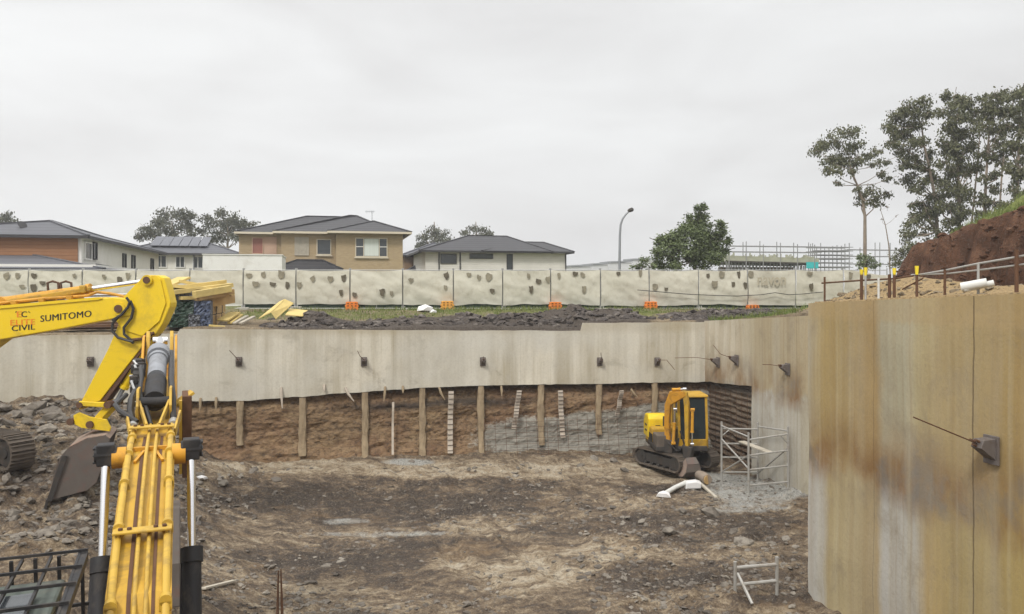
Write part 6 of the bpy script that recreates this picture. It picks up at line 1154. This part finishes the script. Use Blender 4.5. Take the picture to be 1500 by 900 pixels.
# ------------------------------------------------------------------ scaffolds, debris
def tower():
    L = [P(1057, 702, 27.5), P(1110, 702, 27.5), P(1154.5, 717, 25.9), P(1096.5, 722, 25.8)]
    tops = [618, 619, 625, 634]; c = sum(L, Vector()) / 4; c.z = min(p.z for p in L); t = thing('scaffold_tower', 'weathered aluminium scaffold tower with tilted plank against the side wall', 'scaffold', c)
    Tp = [Vector((p.x, p.y, EYE - (y - HZ) / F * p.y)) for p, y in zip(L, tops)]
    for p, q_ in zip(L, Tp): m = MB(); p = Vector((p.x, p.y, pit_at(p.x, p.y) - .02)); m.cyl(p, q_, .036, 8); m.cyl(p, p + Vector((0, 0, .05)), .07, 8); m.build('leg', 'scaf', t, True, True)
    def at(i, f): return L[i].lerp(Tp[i], f)
    for i, j in ((0, 1), (3, 2)):
        for f in (.12, .38, .62, .88): m = MB(); m.cyl(at(i, f), at(j, f), .029, 7); m.build('rung', 'scaf', t, True, True)
    for i, j in ((0, 3), (1, 2)): m = MB(); m.cyl(at(i, .93), at(j, .93), .027, 7); m.build('ledger', 'scaf', t, True, True)
    m = MB(); m.cyl(at(0, .70), at(3, .40), .028, 7); m.cyl(at(0, .12), at(3, .62), .026, 7); m.cyl(at(1, .1), at(2, .66), .028, 7); m.cyl(at(3, .12), at(3, .12).lerp(at(2, .12), .15) - Vector((0, 0, .18)), .018, 6); m.cyl(at(2, .12).lerp(at(3, .12), .2), at(2, .0), .018, 6); m.cyl(at(2, .88).lerp(at(3, .88), .2), at(2, .72), .018, 6); m.cyl(at(0, .88).lerp(at(1, .88), .25), at(0, .75), .018, 6); m.build('brace', 'scaf', t, True, True)
    pl = MB(); pl.bar(at(0, .66).lerp(at(1, .66), .55), at(2, .62).lerp(at(3, .62), .45), .24, .045); tag(pl.build('plank', 'plank', None, False, False, .006), 'pale plank lying tilted across the scaffold tower', 'plank')
tower()
def frame_near():
    a, b = P(1077, 880, 16.9), P(1138, 872, 17.0); t = thing('scaffold_trestle', 'low pale scaffold frame at the bottom edge beside the near wall', 'scaffold', (a.x, a.y, pit_at(a.x, a.y)))
    ta, tb = Vector((a.x, a.y, EYE - (823 - HZ) / F * a.y)), Vector((b.x, b.y, EYE - (816 - HZ) / F * b.y)); ga, gb = Vector((a.x, a.y, pit_at(a.x, a.y))), Vector((b.x, b.y, pit_at(b.x, b.y)))
    for p, q_ in ((ga, ta), (gb, tb)): m = MB(); m.cyl(p, q_, .038, 8); m.build('leg', 'scaf', t, True, True)
    for ya, yb in ((832, 827), (857, 851)): m = MB(); m.cyl(Vector((a.x, a.y, EYE - (ya - HZ) / F * a.y)), Vector((b.x, b.y, EYE - (yb - HZ) / F * b.y)), .038, 8); m.build('rung', 'scaf', t, True, True)
    m = MB(); m.cyl(Vector((a.x + .05, a.y, EYE - (840 - HZ) / F * a.y)), P(1102, 885, 16.4), .034, 8); m.build('brace', 'scaf', t, True, True)
frame_near()
def gpt(px, py, h=0.0):
    D = EYE * F / (py - HZ)
    for _ in range(25): D = .5 * D + .5 * (EYE - pit_at((px - 750) / F * D, D)) * F / (py - HZ)
    w = P(px, py, D); w.z = pit_at(w.x, w.y) + h; return w
m = MB(); m.tube([gpt(973, 728, .08), gpt(988, 721, .13), gpt(1005, 714, .16)], [.085, .08, .075], 10); tag(m.build('plastic_pipe', 'pvc', None, False, True), 'pale plastic pipe lying on the dirt left of the white box', 'pipe')
m = MB(); c = gpt(972, 729, .1); vs, fs = rock_verts(np.random.default_rng(8)); m.add([c + Vector((v.x * .24, v.y * .2, v.z * .25)) for v in vs], fs); tag(m.build('plastic_bag', 'plastic', None, False, True), 'small white bag at the end of the plastic pipe', 'bag')
m = MB(); c = gpt(1014, 716, .12); m.prism([c + Vector((x, -.18, z)) for x, z in ((-.26, -.1), (.25, -.08), (.27, .09), (.1, .15), (-.22, .11))], (.04, .36, 0)); tag(m.build('foam_box', 'plastic', None, False, False, .03), 'crushed white foam box between plastic pipe and timber', 'box')
m = MB(); m.bar(gpt(1022, 712, .16), gpt(1049, 732, .06), .09, .06); tag(m.build('timber_batten', 'plank', None, False, False, .005), 'pale timber batten sloping away from the white box', 'batten')
m = MB(); a = gpt(1036, 711, .18); m.tube([a, a + Vector((-.05, .35, .02)), a + Vector((-.12, .7, .0))], [.17, .18, .16], 14); o_ = tag(m.build('log', 'bark', None, False, True), 'short sawn log behind the white box near the scaffold', 'log'); m = MB(); m.cyl(a + Vector((.004, -.012, 0)), a + Vector((-.01, .01, 0)), .15, 14); m.build('cut_end', 'tantimber', o_, True)
m = MB(); c = gpt(296, 704, .08); vs, fs = rock_verts(np.random.default_rng(18)); m.add([c + Vector((v.x * .22, v.y * .16, v.z * .16)) for v in vs], fs); tag(m.build('plastic_bag', 'plastic', None, False, True), 'white scrap of plastic on dirt right of the near boom', 'bag')
m = MB(); m.bar(gpt(298, 866, .05), gpt(343, 855, .06), .10, .04); tag(m.build('timber_batten', 'plank', None, False, False, .004), 'pale batten lying at the bottom edge right of the boom', 'batten')
m = MB(); b = P(410, 900, 15.5); b.z = pit_at(b.x, b.y); m.tube([b - Vector((.05, 0, .1)), Vector((b.x - .03, b.y, EYE - (836 - HZ) / F * 15.5))], [.035, .012], 6); m.tube([b + Vector((.05, 0, -.1)), Vector((b.x + .02, b.y, EYE - (834 - HZ) / F * 15.5))], [.035, .012], 6); tag(m.build('steel_stake', 'rust'), 'pair of dark pointed steel stakes at the bottom edge', 'stake')

# ------------------------------------------------------------------ timber yard on the bank
def bank_pt(px, q): w = pq(p_at(px, q), q); w.z = up_at(w.x, w.y); return w
def pack(px0, px1, y0, y1, q, ln, wrap, lab, wood='tantimber'):
    a, b = bank_pt(px0, q), bank_pt(px1, q); z0, z1 = z_at(a, y1), z_at(a, y0); wd = (b - a).xy.length; t = thing('timber_pack', lab, 'timber pack', (a.x, a.y, z0), YAW, 'wrapped timber packs on the bank')
    h = z1 - z0; m = MB(); nx, nz = max(3, int(wd / .11)), max(3, int(h / .09))
    rg = np.random.default_rng(int(px0))
    for i in range(nx):
        for k in range(nz): m.box((wd * (i + .5) / nx, ln / 2 + .06 + rg.random() * .05, h * (k + .5) / nz), (wd / nx * .97, ln, h / nz * .95))
    m.build('timber_bundle', wood, t)
    m = MB(); v = []; n = 7
    for i in range(n + 1):
        for k in range(n + 1): v.append((wd * i / n, -.02 + .035 * rg.normal(), h * k / n))
    m.add(v, [(i * (n + 1) + k, (i + 1) * (n + 1) + k, (i + 1) * (n + 1) + k + 1, i * (n + 1) + k + 1) for i in range(n) for k in range(n)])
    for z in (-.012, h + .012): m.box((wd / 2, .26, z), (wd + .03, .55, .015))
    for x in (-.012, wd + .012): m.box((x, .26, h / 2), (.015, .55, h))
    m.build('end_wrap', wrap, t)
    for y in (ln * .35, ln * .75): m = MB(); m.box((wd / 2, y, h / 2), (wd + .04, .05, h + .04)); m.build('strap', 'black', t)
pack(248, 276, 461, 479, 0.9, 4.0, 'greenwrap', 'lower green wrapped timber pack at the wall edge')
pack(257, 283, 442, 460, 0.95, 4.0, 'greenwrap', 'upper green wrapped timber pack stacked on the lower one')
pack(277, 293, 462, 480, 0.8, 3.8, 'greywrap', 'grey crumple wrapped timber pack between green and blue packs')
pack(294, 308, 463, 479, 0.8, 4.2, 'bluewrap', 'lower blue wrapped timber pack at the right of the stack')
pack(285, 308, 442, 462, 0.85, 4.4, 'bluewrap', 'upper blue and white wrapped timber pack above the lower blue one')
pack(234, 247, 462, 478, 0.9, 4.0, 'bluewrap', 'narrow dark blue timber pack partly behind the yellow arm')
pack(245, 262, 425, 441, 1.0, 3.8, 'greywrap', 'dark grey wrapped pack on top of the green packs')
pack(263, 283, 427, 441, 1.1, 3.6, 'greywrap', 'ragged black wrapped pack under the yellow boards')
def board(a, b, wd, th, mat, lab, rz=None):
    m = MB(); m.bar(a, b, wd, th); tag(m.build('timber_board', mat, None, False, False, .005), lab, 'board', 'yellow boards heaped on the timber packs')
for k, (x0, y0, q0, x1, y1, q1, wd, th, mat, lab) in enumerate((
    (246, 429, .9, 336, 418, 2.2, .50, .10, 'timber', 'long yellow board running right across the top of the packs'), (248, 423, 1.4, 330, 412.5, 2.4, .22, .08, 'timber', 'narrow top yellow board ending left of the fence post'), (262, 412, 1.8, 330, 424, 2.2, .10, .07, 'timber', 'thin yellow batten crossing the other boards'),
    (240, 420, 1.9, 270, 407, 2.4, .7, .05, 'timber', 'short yellow sheet tilted up behind the excavator arm'), (284, 432, .7, 337, 423, 1.5, .20, .16, 'timber', 'thick yellow beam in front, third layer down'), (290, 437, .8, 341, 427, 1.7, .16, .12, 'tantimber', 'tan beam below the thick yellow beam'), (284, 440, 1.1, 330, 432, 2.0, .4, .10, 'tantimber', 'wide tan beam just above the blue pack'), (262, 437, .95, 300, 436, 1.5, .40, .08, 'timber', 'short yellow board over the black wrapped pack'), (255, 433, 1.6, 338, 428, 2.6, .6, .14, 'timber', 'wide yellow layer below the top boards'), (300, 444, 1.6, 334, 438, 2.8, .5, .2, 'tantimber', 'stacked tan beams right of the blue pack'), (250, 419, 1.2, 322, 424, 1.4, .3, .08, 'timber', 'yellow board sloping down to the right on the stack'), (246, 425, 1.5, 300, 417, 2.8, .5, .10, 'tantimber', 'tan board half buried in the middle of the heap'))):
    a, b = bank_pt(x0, q0), bank_pt(x1, q1); a.z, b.z = z_at(a, y0), z_at(b, y1); board(a, b, wd * 1.25, th * 1.5, mat, lab)
def ground_board(px0, py0, px1, py1, wd, lab, q=1.4, dq=.8, mat='timber'):
    a, b = bank_pt(px0, q), bank_pt(px1, q + dq); a.z, b.z = z_at(a, py0), z_at(b, py1); m = MB(); m.bar(a, b, wd, .06); tag(m.build('timber_plank', mat, None, False, False, .005), lab, 'plank', 'loose planks right of the stack')
ground_board(326, 470, 344, 458, .45, 'widest loose yellow plank right of the blue packs'); ground_board(336, 474, 353, 461, .18, 'second loose yellow plank right of the blue packs'); ground_board(343, 474, 362, 463, .14, 'third loose pale plank right of the blue packs', 1.3, .9, 'plank'); ground_board(352, 474, 372, 464, .14, 'rightmost loose pale plank beside the rubble', 1.3, .9, 'plank'); ground_board(306, 477, 330, 479, .2, 'mossy plank lying flat at the wall edge', .5, .05)
def fold(pts, lab, q0, q1, th=.03):
    m = MB()
    A_ = []
    for px, py, dq in pts: w = bank_pt(px, q0 + dq); A_.append(Vector((w.x, w.y, z_at(w, py))))
    n = len(A_) // 2
    for i in range(n - 1): m.prism([A_[i], A_[i + 1], A_[n + i + 1], A_[n + i]], (0, 0, -th))
    tag(m.build('formply_sheet', 'timber'), lab, 'sheet')
fold([(379, 466, 0), (397, 457, 0), (404, 467, 0), (409, 442, .9), (417, 438, .9), (430, 444, .9)], 'folded yellow sheet propped up on the dark rubble', 1.3, 2)
fold([(418, 461, 0), (443, 463, 0), (425, 452, .9), (452, 455, .9)], 'flat yellow sheet right of the folded one', 1.5, 2)
m = MB(); rg = np.random.default_rng(2)
for k in range(9):
    q_ = 2.2 + (k % 3) * .12; w = bank_pt(95 + 6 * (k % 4), q_); w2 = bank_pt(226 - 5 * (k % 3), q_ + .1); z = z_at(w, 441 - (k // 3) * 4); m.cyl((w.x, w.y, z), (w2.x, w2.y, z + .05), .045, 8)
tag(m.build('pipe_bundle', 'galv', None, False, True), 'bundle of grey steel pipes behind the excavator boom', 'pipes')
a = bank_pt(60, 2.6); t = thing('steel_skip', 'rusty low steel skip with two loop handles behind the boom', 'skip', (a.x, a.y, a.z), YAW); b = bank_pt(105, 2.6); wd = (b - a).xy.length; zz = z_at(a, 426) - a.z
m = MB(); m.prism([(0, 0, 0), (wd, 0, 0), (wd + .1, 0, zz), (-.1, 0, zz)], (0, .9, 0)); m.build('skip_body', 'rust', t, False, False, .02)
for u in (.42, .85): m = MB(); m.tube([(wd * u - .25, .2, zz), (wd * u - .27, .2, zz + .28), (wd * u - .1, .2, zz + .34), (wd * u + .08, .2, zz + .28), (wd * u + .1, .2, zz)], .045, 7); m.build('handle', 'rust', t, False, True)
m = MB()
for k, (x0, x1, py) in enumerate(((100, 235, 478), (60, 215, 482), (130, 240, 474), (20, 150, 483))): a, b = bank_pt(x0, .5 + .3 * k), bank_pt(x1, .6 + .3 * k); a.z, b.z = z_at(a, py), z_at(b, py - 2); m.bar(a, b, .3, .07)
tag(m.build('plank_pile', 'rust'), 'weathered brown planks lying along the wall top at left', 'planks')

# ------------------------------------------------------------------ edge protection on the near wall
RAIL = []
def picket(px, ytop, ybot, cap, lab, mat='rust', r=.022, pp=PN + .55):
    q_ = q_at(px, pp); w = pq(pp, q_); zt_, zb_ = z_at(w, ytop), min(z_at(w, ybot), up_at(w.x, w.y)) - .1
    m = MB(); m.cyl((0, 0, 0), (0, 0, zt_ - zb_), r, 7); t = thing('fence_picket', lab, 'picket', (w.x, w.y, zb_), 0, 'steel pickets along the near wall top'); m.build('stake', mat, t, False, True)
    if cap: m = MB(); m.tube([(0, 0, zt_ - zb_ - .12), (0, 0, zt_ - zb_ - .02), (0, 0, zt_ - zb_ + .04)], [.024, .032, .036], 10); m.build('safety_cap', 'yellowcap', t, False, True)
    return w
for px, a, b, c, lab, mt, r in ((1208, 406, 436, 0, 'leftmost rusty picket at the wall end', 'rust', .022), (1262, 398, 434, 1, 'rusty picket with yellow cap left of a white stake', 'rust', .03), (1268, 395, 430, 1, 'short picket behind the capped one with large yellow cap', 'galv', .02), (1287, 407, 432, 0, 'short white stake in the yellow dirt', 'pvc', .022), (1303, 402, 431, 0, 'thick rusty picket left of the red bank', 'rust', .03), (1310, 396, 428, 1, 'rusty picket with yellow cap at the foot of the red bank', 'rust', .028),
        (1343, 393, 429, 1, 'rusty picket with the clearest yellow cap before the red bank', 'rust', .024), (1384, 395, 427, 0, 'dark rusty picket before the red bank, no cap', 'rust', .022), (1433, 386, 412, 0, 'pale picket behind the white pipes', 'scaf', .022), (1489, 366, 416, 0, 'tall dark picket near the right frame edge', 'rust', .03)): picket(px, a, b, c, lab, mt, r)
def rail(pts, lab, mat, r=.018):
    m = MB(); V_ = []
    for px, py in pts: w = pq(PN + .6, q_at(px, PN + .6)); V_.append(Vector((w.x, w.y, z_at(w, py))))
    m.tube(V_, r, 7); tag(m.build('guard_rail', mat, None, False, True), lab, 'rail')
rail([(1204, 415), (1262, 411), (1310, 408.5), (1345, 403)], 'rusty lower rail tied to the left pickets', 'rust'); rail([(1340, 404), (1384, 396.5), (1433, 386.5), (1489, 377), (1540, 367)], 'upper weathered rail rising to the right', 'scaf'); rail([(1335, 403), (1390, 401), (1433, 396), (1489, 389), (1540, 382)], 'lower weathered rail rising to the right', 'scaf', .015); rail([(1322, 424), (1352, 408)], 'loose thin bar leaning against the capped picket', 'rust', .014)
def pipe(a, b, r, lab):
    pp = PN + .32; A_, B_ = [Vector((*pq(pp + d_, q_at(x, pp + d_)).xy, 0)) for (x, y, d_) in (a, b)]; A_.z, B_.z = z_at(A_, a[1]), z_at(B_, b[1]); m = MB(); d_ = (B_ - A_); n = 20
    m.tube([A_, B_], r, 18, False); m.tube([A_ + d_ * .002, B_], r * .86, 18, False); tag(m.build('plastic_pipe', 'pvc', None, False, True), lab, 'pipe')
pipe((1408, 421, 0), (1446, 414, .25), .075, 'thicker white plastic pipe lying on the near wall top'); pipe((1412, 424, .02), (1456, 414.5, .35), .05, 'thinner white plastic pipe half under the thicker one')

# ------------------------------------------------------------------ damp air
def make_haze():
    g = bpy.data.materials.new('haze'); g.use_nodes = True; nt = g.node_tree; nt.nodes.remove(nt.nodes['Principled BSDF'])
    v = nt.nodes.new('ShaderNodeVolumePrincipled'); v.inputs['Color'].default_value = (0.97, 0.98, 1.0, 1); v.inputs['Density'].default_value = HAZE; v.inputs['Anisotropy'].default_value = 0.2
    nt.links.new(v.outputs[0], nt.nodes['Material Output'].inputs['Volume']); M['haze'] = g
    m = MB(); m.box((0, 800, 11.25), (3600, 6000, 25.5)); tag(m.build('haze', 'haze'), None, None, None, 'stuff')
HAZE = 0.0009
make_haze()
